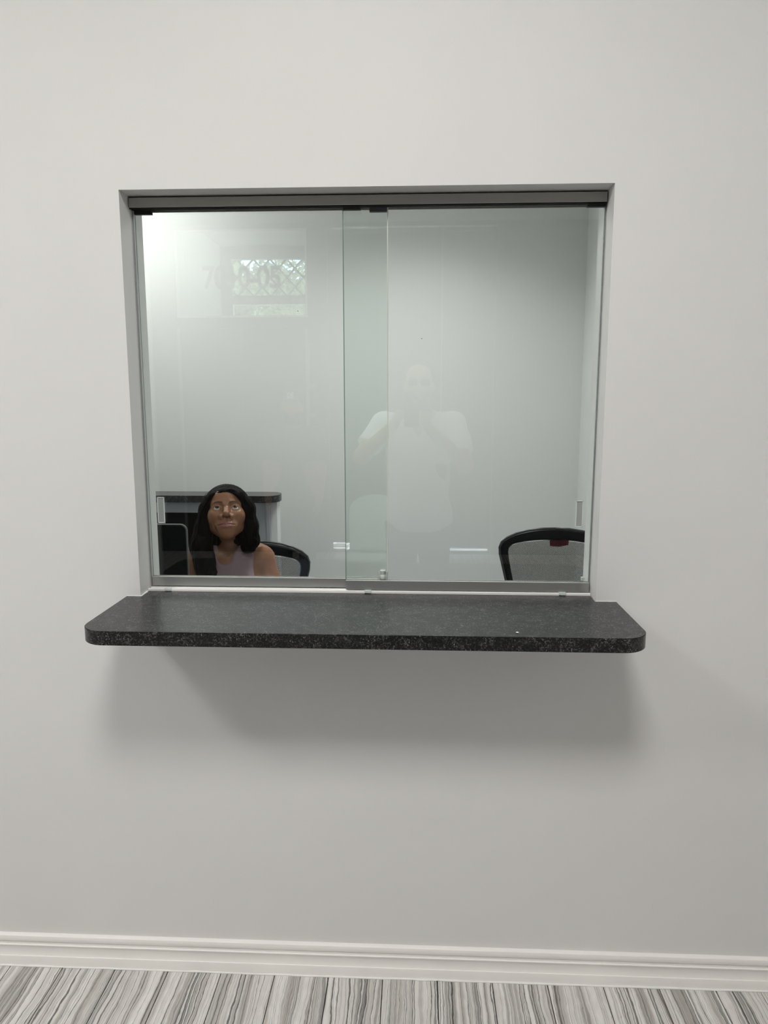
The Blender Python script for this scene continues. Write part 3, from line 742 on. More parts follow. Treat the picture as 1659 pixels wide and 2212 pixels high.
def add_eyes(parent, R, c, s, gaze_up, gaze_x=0.0):
    Rm = Matrix([list(map(float, r)) for r in R])
    for sx in (-1, 1):
        loc = Vector(c)+Rm @ (Vector((sx*EYE[0], EYE[1], EYE[2]))*s)
        bm = bmesh.new(); bmesh.ops.create_uvsphere(bm, u_segments=24, v_segments=16, radius=(ER-0.0002)*s)
        e = shade(obj('eyeball', bm, 'eye_white', parent)); e.location = loc
        d = Rm @ Vector((gaze_x, -math.cos(gaze_up), math.sin(gaze_up))); q = d.to_track_quat('Z', 'Y').to_matrix()
        for nm, rad, lift, mt in (('iris', 0.0073, 1.004, 'iris_brown'), ('pupil', 0.0030, 1.012, 'pupil')):
            bm = bmesh.new(); R0 = (ER-0.0002)*s*lift; a0 = math.asin(rad/ER)
            prof = [(R0*math.sin(a0*k/5), R0*math.cos(a0*k/5)) for k in range(5, 0, -1)]
            rings = []
            for r_, z_ in prof: rings.append([bm.verts.new(q @ Vector((r_*math.cos(2*PI*k/20), r_*math.sin(2*PI*k/20), z_))) for k in range(20)])
            for a, b in zip(rings, rings[1:]):
                for k in range(20): bm.faces.new((a[k], a[(k+1) % 20], b[(k+1) % 20], b[k]))
            bm.faces.new(rings[-1]); bmesh.ops.recalc_face_normals(bm, faces=bm.faces[:])
            shade(obj(nm, bm, mt, e))
def hand_field(P, wrist, palm_dir, palm_n, s=1.0, curl=0.5, side=1):
    """palm + five fingers; palm_dir: towards the finger tips, palm_n: out of the palm; side=+1 thumb to dir x n"""
    d = Vector(palm_dir).normalized(); n = Vector(palm_n); n = (n-d*n.dot(d)).normalized(); t = d.cross(n)*side
    W = Vector(wrist); pt = lambda a, b, c: tuple(W+(d*a+t*b+n*c)*s)
    f = None
    for b in (-0.028, -0.010, 0.010, 0.027):
        g = cone(P, pt(0.012, b*0.62, 0), pt(0.082, b, 0), 0.0150*s, 0.0115*s); f = g if f is None else smin(f, g, 0.012)
    for b, L, r in ((0.029, 0.070, 0.0088), (0.0105, 0.078, 0.0090), (-0.0085, 0.072, 0.0086), (-0.0270, 0.056, 0.0078)):
        p0 = (0.084, b, 0.0); a = 0.0; pts = [pt(*p0)]; x, z = 0.084, 0.0
        for seg, k in ((0.46, 0.7), (0.30, 1.0), (0.24, 0.7)):
            a += curl*k; x += L*seg*math.cos(a); z += L*seg*math.sin(a); pts.append(pt(x, b*1.03, z))
        f = smin(f, chain(P, pts, [r*s, r*0.95*s, r*0.9*s, r*0.78*s], 0.003), 0.004)
    f = smin(f, chain(P, [pt(0.022, 0.022, 0.004), pt(0.052, 0.048, 0.014), pt(0.078, 0.058, 0.026), pt(0.098, 0.056, 0.038)], [0.014*s, 0.0115*s, 0.0098*s, 0.0082*s], 0.006), 0.008)
    return f

# ---------------------------------------------------------------- the woman in the office
WH = np.array((-0.736, 0.925, 1.155)); WS = 1.03
WR = rotm(0.262, -0.50, 0.0)          # turned to the window, looking up
WY = rotm(0.262, 0.0)
WN = np.array((-0.752, 1.005, 1.030))   # neck base
WT_ = rotm(0.30, 0.0, 0.02)             # torso
def w_pt(a, b, c): return tuple(WN+WT_ @ np.array((a, b, c)))
W_LS, W_RS = w_pt(0.130, 0.004, -0.066), w_pt(-0.145, -0.012, -0.062)
W_LE, W_RE = w_pt(0.178, -0.060, -0.275), w_pt(-0.195, -0.080, -0.275)
W_LW, W_RW = w_pt(0.120, -0.265, -0.255), w_pt(-0.130, -0.275, -0.255)
def woman_torso(P):
    q = local(P, WT_, WN)
    f = ell(q, (0, 0.010, -0.155), (0.148, 0.098, 0.165))
    f = smin(f, ell(q, (0, 0.012, -0.035), (0.125, 0.062, 0.052)), 0.05)
    f = smin(f, sph((np.abs(q[0]), q[1], q[2]), (0.065, -0.062, -0.185), 0.062), 0.035)
    f = smin(f, ell(q, (0, 0.035, -0.32), (0.125, 0.095, 0.13)), 0.06)
    f = smin(f, ell(q, (0, 0.055, -0.47), (0.168, 0.125, 0.115)), 0.07)
    return f
def woman_arms(P):
    f = chain(P, [W_LS, w_pt(0.158, -0.030, -0.16), W_LE, W_LW], [0.054, 0.049, 0.036, 0.024], 0.02)
    return np.minimum(f, chain(P, [W_RS, w_pt(-0.178, -0.030, -0.16), W_RE, W_RW], [0.050, 0.043, 0.036, 0.024], 0.02))
def woman_body(P):
    f = woman_torso(P)
    f = smin(f, chain(P, [W_LS, w_pt(0.05, 0.012, -0.010)], [0.046, 0.036], 0.02), 0.03)
    f = smin(f, chain(P, [W_RS, w_pt(-0.05, 0.012, -0.014)], [0.046, 0.036], 0.02), 0.03)
    f = smin(f, woman_arms(P), 0.022)
    hc = tuple(WH+WY @ np.array((0, 0.050, -0.055)))
    f = smin(f, cone(P, w_pt(0, 0.022, -0.01), hc, 0.058, 0.050), 0.030)
    # collar bones
    f = smin(f, cone(P, w_pt(0.014, -0.056, -0.040), w_pt(0.125, -0.030, -0.012), 0.009, 0.008), 0.018)
    f = smin(f, cone(P, w_pt(-0.014, -0.056, -0.040), w_pt(-0.125, -0.035, -0.020), 0.009, 0.008), 0.018)
    for sgn in (1, -1):
        kx = 0.10*sgn
        f = smin(f, chain(P, [w_pt(kx, 0.04, -0.49), w_pt(kx*1.1, -0.40, -0.47)], [0.085, 0.060], 0.03), 0.04)
        f = smin(f, chain(P, [w_pt(kx*1.1, -0.40, -0.47), w_pt(kx*1.1, -0.34, -0.72), w_pt(kx*1.1, -0.30, -0.955)], [0.058, 0.052, 0.036], 0.03), 0.03)
        f = smin(f, chain(P, [w_pt(kx*1.1, -0.29, -0.975), w_pt(kx*1.15, -0.45, -0.995)], [0.036, 0.030], 0.03), 0.02)
    f = smin(f, hand_field(P, W_LW, WT_ @ np.array((-0.3, -1, -0.03)), (0, 0, -1), 0.92, 0.35, -1), 0.012)
    f = smin(f, hand_field(P, W_RW, WT_ @ np.array((0.25, -1, -0.03)), (0, 0, -1), 0.92, 0.35, 1), 0.012)
    return f
def woman_skin(P):
    f = woman_body(P)
    h = sub_eval(P, WH-0.16, WH+np.array((0.16, 0.16, 0.17)), lambda Q: head_field(local(Q, WR, WH, WS))*WS)
    return smin(f, h, 0.012)
wo_ = thing('person', 'seated woman in sleeveless mauve top with long black hair, looking up behind the glass', 'person', (-0.70, 1.05, 0))
def at_world(o, root):      # meshes are built in world space: undo the root's offset
    o.location = tuple(-c for c in root.location); return o
xs = axis(-1.16, -0.36, 0.0085, WH[0]-0.085, WH[0]+0.085, 0.0019)
ys = axis(0.42, 1.26, 0.0085, WH[1]-0.130, WH[1]-0.015, 0.0019)
zs = axis(0.00, 1.30, 0.0085, WH[2]-0.125, WH[2]+0.075, 0.0019)
la = lambda fn: (lambda V: fn(local(V, WR, WH, WS)))
me = sdf_mesh('body', xs, ys, zs, woman_skin, {'lip': la(lip_mask), 'brow': la(brow_mask)})
at_world(obj('body', me, 'skin_brown', wo_), wo_)
e0 = len(bpy.data.objects)
def eyes_for(root, R, c, s, up, gx):
    add_eyes(root, R, tuple(np.array(c)-np.array(root.location)), s, up, gx)
eyes_for(wo_, WR, WH, WS, 0.34, 0.03)
# sleeveless top
def woman_top(P):
    q = local(P, WT_, WN)
    f = woman_torso(P)
    f = smin(f, chain(P, [W_LS, w_pt(0.05, 0.012, -0.010)], [0.046, 0.036], 0.02), 0.03)
    f = smin(f, chain(P, [W_RS, w_pt(-0.05, 0.012, -0.014)], [0.046, 0.036], 0.02), 0.03)
    f = f-0.0055
    cut = cone(q, (-0.012, -0.11, 0.05), (-0.022, -0.11, -0.030), 0.100, 0.054)              # scooped neck, front
    cut = np.minimum(cut, cone(q, (0, 0.02, -0.02), (0, 0.02, 0.2), 0.074, 0.074))
    cut = np.minimum(cut, cone(P, w_pt(0.164, -0.03, 0.030), w_pt(0.172, -0.07, -0.26), 0.070, 0.082))
    cut = np.minimum(cut, cone(P, w_pt(-0.180, -0.03, 0.025), w_pt(-0.200, -0.06, -0.26), 0.062, 0.064))
    f = smax(f, -cut, 0.003)
    return np.maximum(f, -0.50-q[2])
me = sdf_mesh('sleeveless_top', axis(-1.0, -0.48, 0.0045), axis(0.84, 1.24, 0.0045), axis(0.55, 1.10, 0.0045), woman_top)
o = at_world(obj('sleeveless_top', me, 'knit_top', wo_), wo_); o['label'] = 'mauve sleeveless knit top'
def woman_trousers(P):
    f = smin(woman_torso(P), 10.0, 0.001)
    for sgn in (1, -1):
        kx = 0.10*sgn
        f = smin(f, chain(P, [w_pt(kx, 0.04, -0.49), w_pt(kx*1.1, -0.40, -0.47)], [0.085, 0.060], 0.03), 0.04)
        f = smin(f, chain(P, [w_pt(kx*1.1, -0.40, -0.47), w_pt(kx*1.1, -0.34, -0.72), w_pt(kx*1.1, -0.30, -0.955)], [0.058, 0.052, 0.040], 0.03), 0.03)
    q = local(P, WT_, WN)
    return np.maximum(np.maximum(f-0.008, q[2]+0.44), -0.93-q[2])
me = sdf_mesh('trousers', axis(-1.05, -0.42, 0.010), axis(0.45, 1.26, 0.010), axis(0.05, 0.66, 0.010), woman_trousers)
at_world(obj('trousers', me, 'dark_denim', wo_), wo_)
# hair
def hairf(P):
    q = local(P, WY, WH); h = local(P, WR, WH, WS)
    f = ell(q, (0.006, 0.034, 0.022), (0.088, 0.098, 0.090))
    f = smin(f, ell(h, (0.002, 0.016, 0.040), (0.087, 0.100, 0.088)), 0.02)
    # swept over from the parting to the image right, long curtains on both sides
    f = smin(f, chain(q, [(-0.010, -0.030, 0.098), (0.045, -0.030, 0.080), (0.078, -0.012, 0.030), (0.088, -0.004, -0.040), (0.092, 0.006, -0.100), (0.078, 0.006, -0.126)], [0.014, 0.022, 0.030, 0.031, 0.031, 0.027], 0.02), 0.018)
    f = smin(f, chain(q, [(-0.040, -0.015, 0.074), (-0.072, -0.006, 0.030), (-0.086, -0.004, -0.040), (-0.098, -0.010, -0.105), (-0.088, -0.040, -0.160), (-0.068, -0.062, -0.205)], [0.022, 0.028, 0.033, 0.038, 0.038, 0.026], 0.02), 0.018)
    f = smin(f, ell(q, (0.0, 0.070, -0.055), (0.100, 0.050, 0.120)), 0.03)
    f = smin(f, chain(q, [(-0.085, 0.010, -0.06), (-0.118, 0.000, -0.125), (-0.105, -0.02, -0.170)], [0.026, 0.020, 0.012], 0.02), 0.02)
    for a in ((-0.092, -0.062, -0.205, -0.084, -0.072, -0.243), (-0.068, -0.070, -0.21, -0.056, -0.082, -0.238), (-0.110, -0.052, -0.19, -0.110, -0.060, -0.226)):
        f = smin(f, cone(q, a[:3], a[3:], 0.017, 0.004), 0.012)
    # opening for face and throat
    cut = ell(h, (0.002, -0.098, -0.020), (0.0655, 0.098, 0.0835))
    cut = smin(cut, cone(q, (0.0, -0.115, -0.070), (0.000, -0.125, -0.24), 0.062, 0.050), 0.02)
    cut = smin(cut, sph(q, (0.0, -0.04, -0.15), 0.045), 0.02)
    f = smax(f, -cut, 0.008)
    ang = np.arctan2(q[0]-0.0, q[1]+0.03)
    return f+0.0011*np.sin(ang*46+q[2]*30)+0.0006*np.sin(ang*91-q[2]*22)
me = sdf_mesh('hair', axis(WH[0]-0.18, WH[0]+0.16, 0.0030), axis(WH[1]-0.15, WH[1]+0.18, 0.0030), axis(WH[2]-0.26, WH[2]+0.15, 0.0030), hairf)
o = at_world(obj('hair', me, 'hair_black', wo_), wo_); o['label'] = 'long straight black hair with a side parting'
def spline(pts, n=10):
    P_ = [np.array(p_) for p_ in pts]; P_ = [2*P_[0]-P_[1]]+P_+[2*P_[-1]-P_[-2]]; out = []
    for i in range(1, len(P_)-2):
        for k in range(n):
            t = k/n; a, b, c, d = P_[i-1:i+3]
            out.append(0.5*((2*b)+(c-a)*t+(2*a-5*b+4*c-d)*t*t+(3*b-a-3*c+d)*t**3))
    return out+[P_[-2]]
bm = bmesh.new(); rs_ = random.Random(11)
for k in range(420):
    right = k % 2 == 0; u = rs_.random(); y = -0.040+0.125*u; e = rs_.uniform(-0.006, 0.007); tip = rs_.uniform(-0.012, 0.030)
    if right:
        pts = [(-0.030+0.02*u, -0.030+0.09*u, 0.096-0.02*u), (0.030+0.01*u, y-0.004, 0.100-0.012*u+e), (0.082+e, y-0.004, 0.045), (0.101+e-0.10*max(0, -y), y+0.008, -0.030), (0.111+e-0.15*max(0, -y), y+0.012, -0.095), (0.104+e-0.15*max(0, -y)-rs_.uniform(0.0, 0.022), y+0.012+rs_.uniform(-0.008, 0.004), -0.142+tip*0.5)]
    else:
        pts = [(-0.030+0.02*u, -0.030+0.09*u, 0.096-0.02*u), (-0.058+0.01*u, y, 0.082+e), (-0.088+e, y+0.004, 0.028), (-0.108+e+0.12*max(0, -y), y+0.006, -0.040), (-0.120+e+0.2*max(0, -y), y*0.8, -0.110), (-0.108+rs_.uniform(-0.012, 0.03), -0.045+0.5*(y+0.04), -0.175), (-0.095+rs_.uniform(-0.016, 0.052), -0.070+0.4*(y+0.04), -0.228+tip)]
    sp = spline(pts, 5); n = len(sp)
    tube(bm, [tuple(WH+WY @ p_) for p_ in sp], [(0.0044 if i < n*0.75 else 0.0044*(1-(i-n*0.75)/(n*0.25))+0.0004) for i in range(n)], 5)
o = at_world(obj('hair_strands', bm, 'hair_black', wo_), wo_); shade(o); o['kind'] = 'stuff'
bm = bmesh.new()
for k in range(26):     # loose strands
    a0 = random.uniform(-0.5, 0.5); sgn = random.choice((-1, 1)); z0 = random.uniform(-0.10, 0.09)
    base = WH+WY @ np.array((sgn*0.100*math.sqrt(max(0.1, 1-(max(z0, 0)/0.115)**2)), 0.0+a0*0.05, z0))
    pts = [base+WY @ np.array((sgn*0.010*math.sin(PI*t_)*random.uniform(0.5, 1.2), 0, (0.010 if z0 > 0.05 else -0.045)*t_)) for t_ in (0, 0.35, 0.7, 1.0)]
    tube(bm, [tuple(p_) for p_ in pts], 0.00045, 4)
for dx, dz in ((-0.012, 0.0), (-0.03, -0.004), (0.01, 0.0)):
    b0 = WH+WY @ np.array((dx, -0.01, 0.103+dz)); tube(bm, [tuple(b0+WY @ np.array(v)) for v in ((0, 0, 0), (-0.010, 0, 0.010), (0.004, 0, 0.017), (0.020, 0, 0.018))], 0.0005, 4)
at_world(obj('loose_strands', bm, 'hair_black', wo_), wo_)['kind'] = 'stuff'
for sgn in (1,):
    bm = bmesh.new(); bmesh.ops.create_uvsphere(bm, u_segments=10, v_segments=8, radius=0.0025)
    e = shade(obj('earring', bm, 'gold', wo_)); e.location = tuple(WH+WR @ np.array((0.0735, -0.004, -0.038))*WS-np.array(wo_.location))

# ---------------------------------------------------------------- standing figures seen in the glass
def standing(root, H, head_c, yaw, pose, top_mat, top_label, short_sleeve, vneck, skin, hair_mat, cap=False, grid=0.0100):
    """pose: dict of joint positions in world space"""
    R = rotm(PI+yaw, pose.get('pitch', 0.0)); B = rotm(PI+yaw, 0.0)
    C = np.array(head_c); J = pose
    nb = np.array(J['neck'])
    loc = lambda P: local(P, B, nb)
    def torso(P):
        q = loc(P)
        f = ell(q, (0, 0.012, -0.20), (0.180, 0.112, 0.20))
        f = smin(f, ell(q, (0, 0.012, -0.045), (0.155, 0.070, 0.060)), 0.06)
        f = smin(f, ell(q, (0, 0.005, -0.40), (0.165, 0.118, 0.17)), 0.07)
        f = smin(f, ell(q, (0, 0.012, -0.56), (0.172, 0.122, 0.13)), 0.07)
        return f
    def legs(P):
        f = None
        for s in ('l', 'r'):
            g = chain(P, [J['hip_'+s], J['knee_'+s], J['ankle_'+s]], [0.090, 0.062, 0.042], 0.03)
            f = g if f is None else smin(f, g, 0.02)
        return f
    def arms(P, r=1.0, upto=3):
        f = None
        for s in ('l', 'r'):
            pts = [J['sho_'+s], J['elb_'+s], J['wri_'+s]][:upto]
            g = chain(P, pts, [0.058*r, 0.044*r, 0.029*r][:upto], 0.02); f = g if f is None else np.minimum(f, g)
        return f
    def skinf(P):
        f = smin(torso(P), legs(P), 0.05); f = smin(f, arms(P), 0.03)
        f = smin(f, cone(P, tuple(nb+B @ np.array((0, 0.02, -0.03))), tuple(C+B @ np.array((0, 0.035, -0.06))), 0.066, 0.058), 0.04)
        for s, sd in (('l', J.get('ts_l', 1)), ('r', J.get('ts_r', -1))):
            lo = np.array(J['wri_'+s])-0.24; hi = np.array(J['wri_'+s])+0.24
            f = smin(f, sub_eval(P, lo, hi, lambda Q: hand_field(Q, J['wri_'+s], J['hd_'+s], J['hn_'+s], 1.05, J.get('curl_'+s, 0.5), sd)), 0.012)
        h = sub_eval(P, C-0.17, C+0.17, lambda Q: head_field(local(Q, R, C, 1.08), True, False)*1.08)
        f = smin(f, h, 0.015)
        for s in ('l', 'r'):
            a = np.array(J['ankle_'+s]); f = smin(f, cone(P, (a[0], a[1], 0.045), tuple(a+B @ np.array((0, -0.15, 0.040-a[2]))), 0.040, 0.032), 0.02)
        return f
    hl = lambda fn: (lambda V: fn(local(V, R, C, 1.08)))
    def beard(p):
        low = np.clip((-0.030-p[2]-0.25*np.maximum(0, -0.045-p[1]))/0.010, 0, 1)*(p[2] > -0.14)*(p[1] < 0.03)
        return low*(1-lip_mask(p))*np.clip((np.abs(p[0])+np.maximum(0, -p[2]-0.045))/0.035-0.2, 0, 1)
    allp = np.array([v for k, v in J.items() if k[:3] in ('sho', 'elb', 'wri', 'hip', 'kne', 'ank')])
    lo = allp.min(0)-0.22; hi = allp.max(0)+0.22; lo[2] = 0; hi[2] = C[2]+0.15
    xs = axis(lo[0], hi[0], grid, C[0]-0.10, C[0]+0.10, 0.0042)
    ys = axis(lo[1], hi[1], grid, C[1]-0.06, C[1]+0.13, 0.0042)
    zs = axis(lo[2], hi[2], grid, C[2]-0.14, C[2]+0.10, 0.0042)
    at = {'lip': hl(lip_mask), 'brow': hl(lambda p: brow_mask(p, 0.0042)), 'beard': hl(beard)}
    at_world(obj('body', sdf_mesh('body', xs, ys, zs, skinf, at), skin, root), root)
    def topf(P):
        q = loc(P)
        f = smin(torso(P), arms(P, 1.18, 2), 0.035)
        f = smin(f, ell(q, (0, 0.012, -0.60), (0.180, 0.128, 0.10)), 0.06)-0.012
        f = f+0.003*np.sin(q[2]*38+q[0]*21)*np.sin(q[0]*30-q[2]*9)
        for s in ('l', 'r'):
            a, b = np.array(J['sho_'+s]), np.array(J['elb_'+s]); d = b-a; L = np.linalg.norm(d); d = d/L
            end = 0.72*L if short_sleeve else 2*L
            t = (P[0]-a[0])*d[0]+(P[1]-a[1])*d[1]+(P[2]-a[2])*d[2]
            near = sph(P, tuple(b), 0.17 if short_sleeve else 0.01)
            f = np.maximum(f, np.minimum(-(near), 1)*0-1+np.where((t > end) & (near < 0), 2.0, 0.0)) if short_sleeve else f
        cut = cone(q, (0, 0.01, 0.0), (0, 0.0, 0.2), 0.072, 0.072)
        if vneck:
            v = np.abs(q[0])*0.90-(q[2]+0.125)*0.62
            cut = np.minimum(cut, np.maximum(np.maximum(v, q[1]-0.01), -0.14-q[2]))
        f = smax(f, -cut, 0.004)
        return np.maximum(f, -0.655-q[2])
    zt_ = nb[2]
    o = at_world(obj('shirt', sdf_mesh('shirt', axis(lo[0]+0.05, hi[0]-0.05, 0.007), axis(lo[1]+0.05, hi[1]-0.05, 0.007), axis(zt_-0.70, zt_+0.10, 0.007), topf), top_mat, root), root)
    o['label'] = top_label
    def pants(P):
        q = loc(P)
        f = smin(smin(torso(P), legs(P), 0.05), 9, 0.001)-0.012
        return np.maximum(np.maximum(f, q[2]+0.52), 0.06-P[2])
    at_world(obj('trousers', sdf_mesh('trousers', axis(lo[0]+0.05, hi[0]-0.05, 0.011), axis(lo[1]+0.05, hi[1]-0.05, 0.011), axis(0.03, zt_-0.45, 0.011), pants), 'dark_denim', root), root)
    for s in ('l', 'r'):
        a = np.array(J['ankle_'+s])
        def shoe(P):
            f = cone(P, (a[0], a[1], 0.05), tuple(a+B @ np.array((0, -0.155, 0.042-a[2]))), 0.052, 0.042)
            return np.maximum(f, -(P[2]-0.001))
        at_world(obj('shoe', sdf_mesh('shoe', axis(a[0]-0.12, a[0]+0.12, 0.008), axis(a[1]-0.1, a[1]+0.26, 0.008), axis(-0.004, 0.13, 0.008), shoe), 'shoe_dark', root), root)
    def hair_s(P):
        h = local(P, R, C, 1.08)
        f = ell(h, (0, 0.018, 0.038), (0.079, 0.096, 0.084))
        cut = ell(h, (0, -0.105, -0.01), (0.070, 0.075, 0.080)); f = smax(f, -cut, 0.008)
        return np.maximum(f, -0.055-h[2])
    me = sdf_mesh('hair', axis(C[0]-0.13, C[0]+0.13, 0.005), axis(C[1]-0.14, C[1]+0.14, 0.005), axis(C[2]-0.12, C[2]+0.16, 0.005), hair_s)
    at_world(obj('hair', me, hair_mat, root), root)
    return R, C

ph = thing('person', 'man in white v-neck t-shirt holding up a phone, mirrored in the glass', 'person', (0.015, -2.13, 0), group='people standing in the waiting room')
J = dict(neck=(0.015, -2.135, 1.525), pitch=-0.05,
         sho_r=(0.205, -2.125, 1.465), elb_r=(0.268, -1.985, 1.255), wri_r=(0.072, -1.895, 1.455),
         sho_l=(-0.175, -2.125, 1.465), elb_l=(-0.300, -1.985, 1.300), wri_l=(-0.118, -1.890, 1.475),
         hip_r=(0.105, -2.14, 0.92), knee_r=(0.115, -2.11, 0.50), ankle_r=(0.120, -2.15, 0.09),
         hip_l=(-0.075, -2.14, 0.92), knee_l=(-0.085, -2.11, 0.50), ankle_l=(-0.095, -2.15, 0.09),
         hd_r=(-0.38, 0.42, 0.80), hn_r=(-0.80, 0.30, -0.30), hd_l=(0.35, 0.42, 0.80), hn_l=(0.80, 0.30, -0.30), curl_r=0.42, curl_l=0.42, ts_r=1, ts_l=-1)
MR, MC = standing(ph, 1.81, (0.014, -2.105, 1.690), 0.0, J, 'white_cotton', 'white short-sleeved v-neck t-shirt', True, True, 'skin_tan', 'hair_black')
# sunglasses
RmM = Matrix([list(map(float, r)) for r in MR])
sg = bpy.data.objects.new('sunglasses', None); COL.objects.link(sg); sg.parent = ph
tag(sg, 'dark sunglasses worn by the man')
sg.location = tuple(MC-np.array(ph.location)); sg.rotation_euler = RmM.to_euler()
for s in (-1, 1):
    bm = bmesh.new(); prism(bm, [(a+s*0.034, b+0.002) for a, b in rounded_rect(0.052, 0.036, 0.014, 5)], 1, -0.1035, -0.1005); obj('lens', bm, 'lens_dark', sg)
    bm = bmesh.new(); tube(bm, [(s*0.058, -0.101, 0.008), (s*0.080, -0.085, 0.008), (s*0.086, 0.0, 0.006), (s*0.084, 0.03, -0.01)], 0.002, 6); obj('temple', bm, 'black_plastic', sg)
bm = bmesh.new(); tube(bm, [(-0.009, -0.1025, 0.006), (0, -0.1065, 0.009), (0.009, -0.1025, 0.006)], 0.0018, 6); obj('bridge', bm, 'black_plastic', sg)
pn = thing('smartphone', 'dark smartphone held upright by the man in the white t-shirt', 'phone', (-0.024, -1.802, 1.545))
bm = bmesh.new(); prism(bm, rounded_rect(0.076, 0.158, 0.010, 5), 1, -0.004, 0.004); shade(obj('case', bm, 'black_plastic', pn), 30)
bm = bmesh.new(); prism(bm, rounded_rect(0.070, 0.150, 0.008, 5), 1, -0.0048, -0.0038); obj('screen', bm, 'gloss_black', pn)
bm = bmesh.new(); prism(bm, [(a+0.017, b+0.056) for a, b in rounded_rect(0.034, 0.034, 0.008, 5)], 1, 0.0038, 0.0055); cb = obj('camera_bump', bm, 'gloss_black', pn)
for a, b in ((0.024, 0.052), (0.010, 0.064)):
    bm = bmesh.new(); lathe(bm, [(0.006, 0), (0.006, 0.002), (0.0045, 0.0024)], 14, (a, 0.0055, b), Matrix.Rotation(-PI/2, 3, 'X')); obj('lens_ring', bm, 'chrome', cb)

p2 = thing('person', 'person in dark clothes and cap standing near the door, mirrored in the glass', 'person', (-0.966, -3.66, 0), group='people standing in the waiting room')
X2, Y2 = -0.966, -3.66
J2 = dict(neck=(X2, Y2, 1.385), pitch=-0.02,
          sho_r=(X2+0.180, Y2, 1.335), elb_r=(X2+0.215, Y2-0.01, 1.06), wri_r=(X2+0.205, Y2+0.06, 0.83),
          sho_l=(X2-0.180, Y2, 1.335), elb_l=(X2-0.215, Y2-0.01, 1.06), wri_l=(X2-0.205, Y2+0.06, 0.83),
          hip_r=(X2+0.09, Y2, 0.84), knee_r=(X2+0.095, Y2+0.02, 0.46), ankle_r=(X2+0.10, Y2-0.02, 0.09),
          hip_l=(X2-0.09, Y2, 0.84), knee_l=(X2-0.095, Y2+0.02, 0.46), ankle_l=(X2-0.10, Y2-0.02, 0.09),
          hd_r=(-0.1, 0.25, -1), hn_r=(-1, 0.1, 0), hd_l=(0.1, 0.25, -1), hn_l=(1, 0.1, 0), curl_r=0.35, curl_l=0.35, ts_r=1, ts_l=-1)
R2, C2 = standing(p2, 1.70, (X2, Y2+0.03, 1.560), 0.0, J2, 'dark_cloth', 'plain dark shirt', True, False, 'skin_tan', 'hair_black', grid=0.012)
cp = thing('baseball_cap', 'dark baseball cap with white interlocking letters worn by the dark-clothed person', 'cap', (X2, Y2+0.03, 1.560))
def capf(P):
    f = ell(P, (0, -0.018, 0.050), (0.092, 0.110, 0.098)); f = np.maximum(f, 0.040-P[2]); f = np.maximum(f, -ell(P, (0, -0.018, 0.046), (0.0875, 0.1055, 0.094)))
    brim = np.maximum(np.abs(P[2]-0.046+1.4*P[0]*P[0])-0.003, ell(P, (0, 0.095, 0.046), (0.080, 0.090, 0.05)))
    brim = np.maximum(brim, 0.075-P[1])
    return np.minimum(f, brim)
obj('crown', sdf_mesh('crown', axis(-0.11, 0.11, 0.004), axis(-0.15, 0.20, 0.004), axis(0.0, 0.16, 0.003), capf), 'dark_cloth', cp)
em = bpy.data.objects.new('emblem', None); COL.objects.link(em); em.parent = cp; em.location = (0, 0.100, 0.062); em.rotation_euler = (math.radians(72), 0, PI)
em['label'] = 'white interlocking letters N and Y'
for ch, dx, dy in (('N', -0.026, -0.006), ('Y', -0.0245, 0.002)):
    me = text_mesh(ch, 0.066, 0.003, 0.0012); o = obj('letter', me, 'emblem_white', em); o.location = (dx, dy, 0.0)

# ================================================================== BACK OF THE WAITING ROOM (seen only mirrored in the glass)
def frame_bars(parent, x0, x1, z0, z1, y0, y1, wd, mat):
    for lo, hi in (((x0, y0, z0), (x0+wd, y1, z1)), ((x1-wd, y0, z0), (x1, y1, z1)), ((x0+wd, y0, z0), (x1-wd, y1, z0+wd)), ((x0+wd, y0, z1-wd), (x1-wd, y1, z1))):
        bx('frame_bar', lo, hi, mat, parent)
YB = RY1
tr = bpy.data.objects.new('window_2', None); COL.objects.link(tr); tag(tr, 'transom window above the door with a street number on its glass', kind='structure')
frame_bars(tr, TX0, TX1, TZ0, TZ1, YB-0.075, YB-0.03, 0.022, 'trim_white')
bx('pane', (TX0+0.02, YB-0.055, TZ0+0.02), (TX1-0.02, YB-0.050, TZ1-0.02), 'window_glass', tr)
me = text_mesh('7010-05', 0.315, 0.0012, 0.0065, 'LEFT', 0.0, 0.92)
o = obj('street_number', me, 'vinyl_letter', tr); o.rotation_euler = (PI/2, 0, 0)
xs_ = [v.co.x for v in me.vertices]; zs_ = [v.co.y for v in me.vertices]
o.scale = (0.806/(max(xs_)-min(xs_)), 0.232/(max(zs_)-min(zs_)), 1)
o.location = (-2.200-min(xs_)*o.scale[0], YB-0.0575, 2.740-min(zs_)*o.scale[1]); o['label'] = 'street number 7010-05 in grey letters'
dr = bpy.data.objects.new('door_1', None); COL.objects.link(dr); tag(dr, 'dark wooden double door below the transom', kind='structure')
xm = (TX0+TX1)/2
for a, b, hx in ((TX0+0.03, xm-0.003, xm-0.06), (xm+0.003, TX1-0.03, xm+0.06)):
    lf = bx('door_leaf', (a, YB-0.06, 0.008), (b, YB-0.015, 2.335), 'wood_door', dr)
    bx('inset_panel', (a+0.12, YB-0.016, 0.25), (b-0.12, YB-0.010, 1.0), 'wood_door', lf, 0.004, 1)
    bx('inset_panel', (a+0.12, YB-0.016, 1.18), (b-0.12, YB-0.010, 2.15), 'wood_door', lf, 0.004, 1)
    bm = bmesh.new(); tube(bm, [(hx, YB-0.012, 0.95), (hx, YB+0.035, 0.95), (hx, YB+0.035, 1.18), (hx, YB-0.012, 1.18)], 0.009, 8); shade(obj('handle', bm, 'chrome', lf))
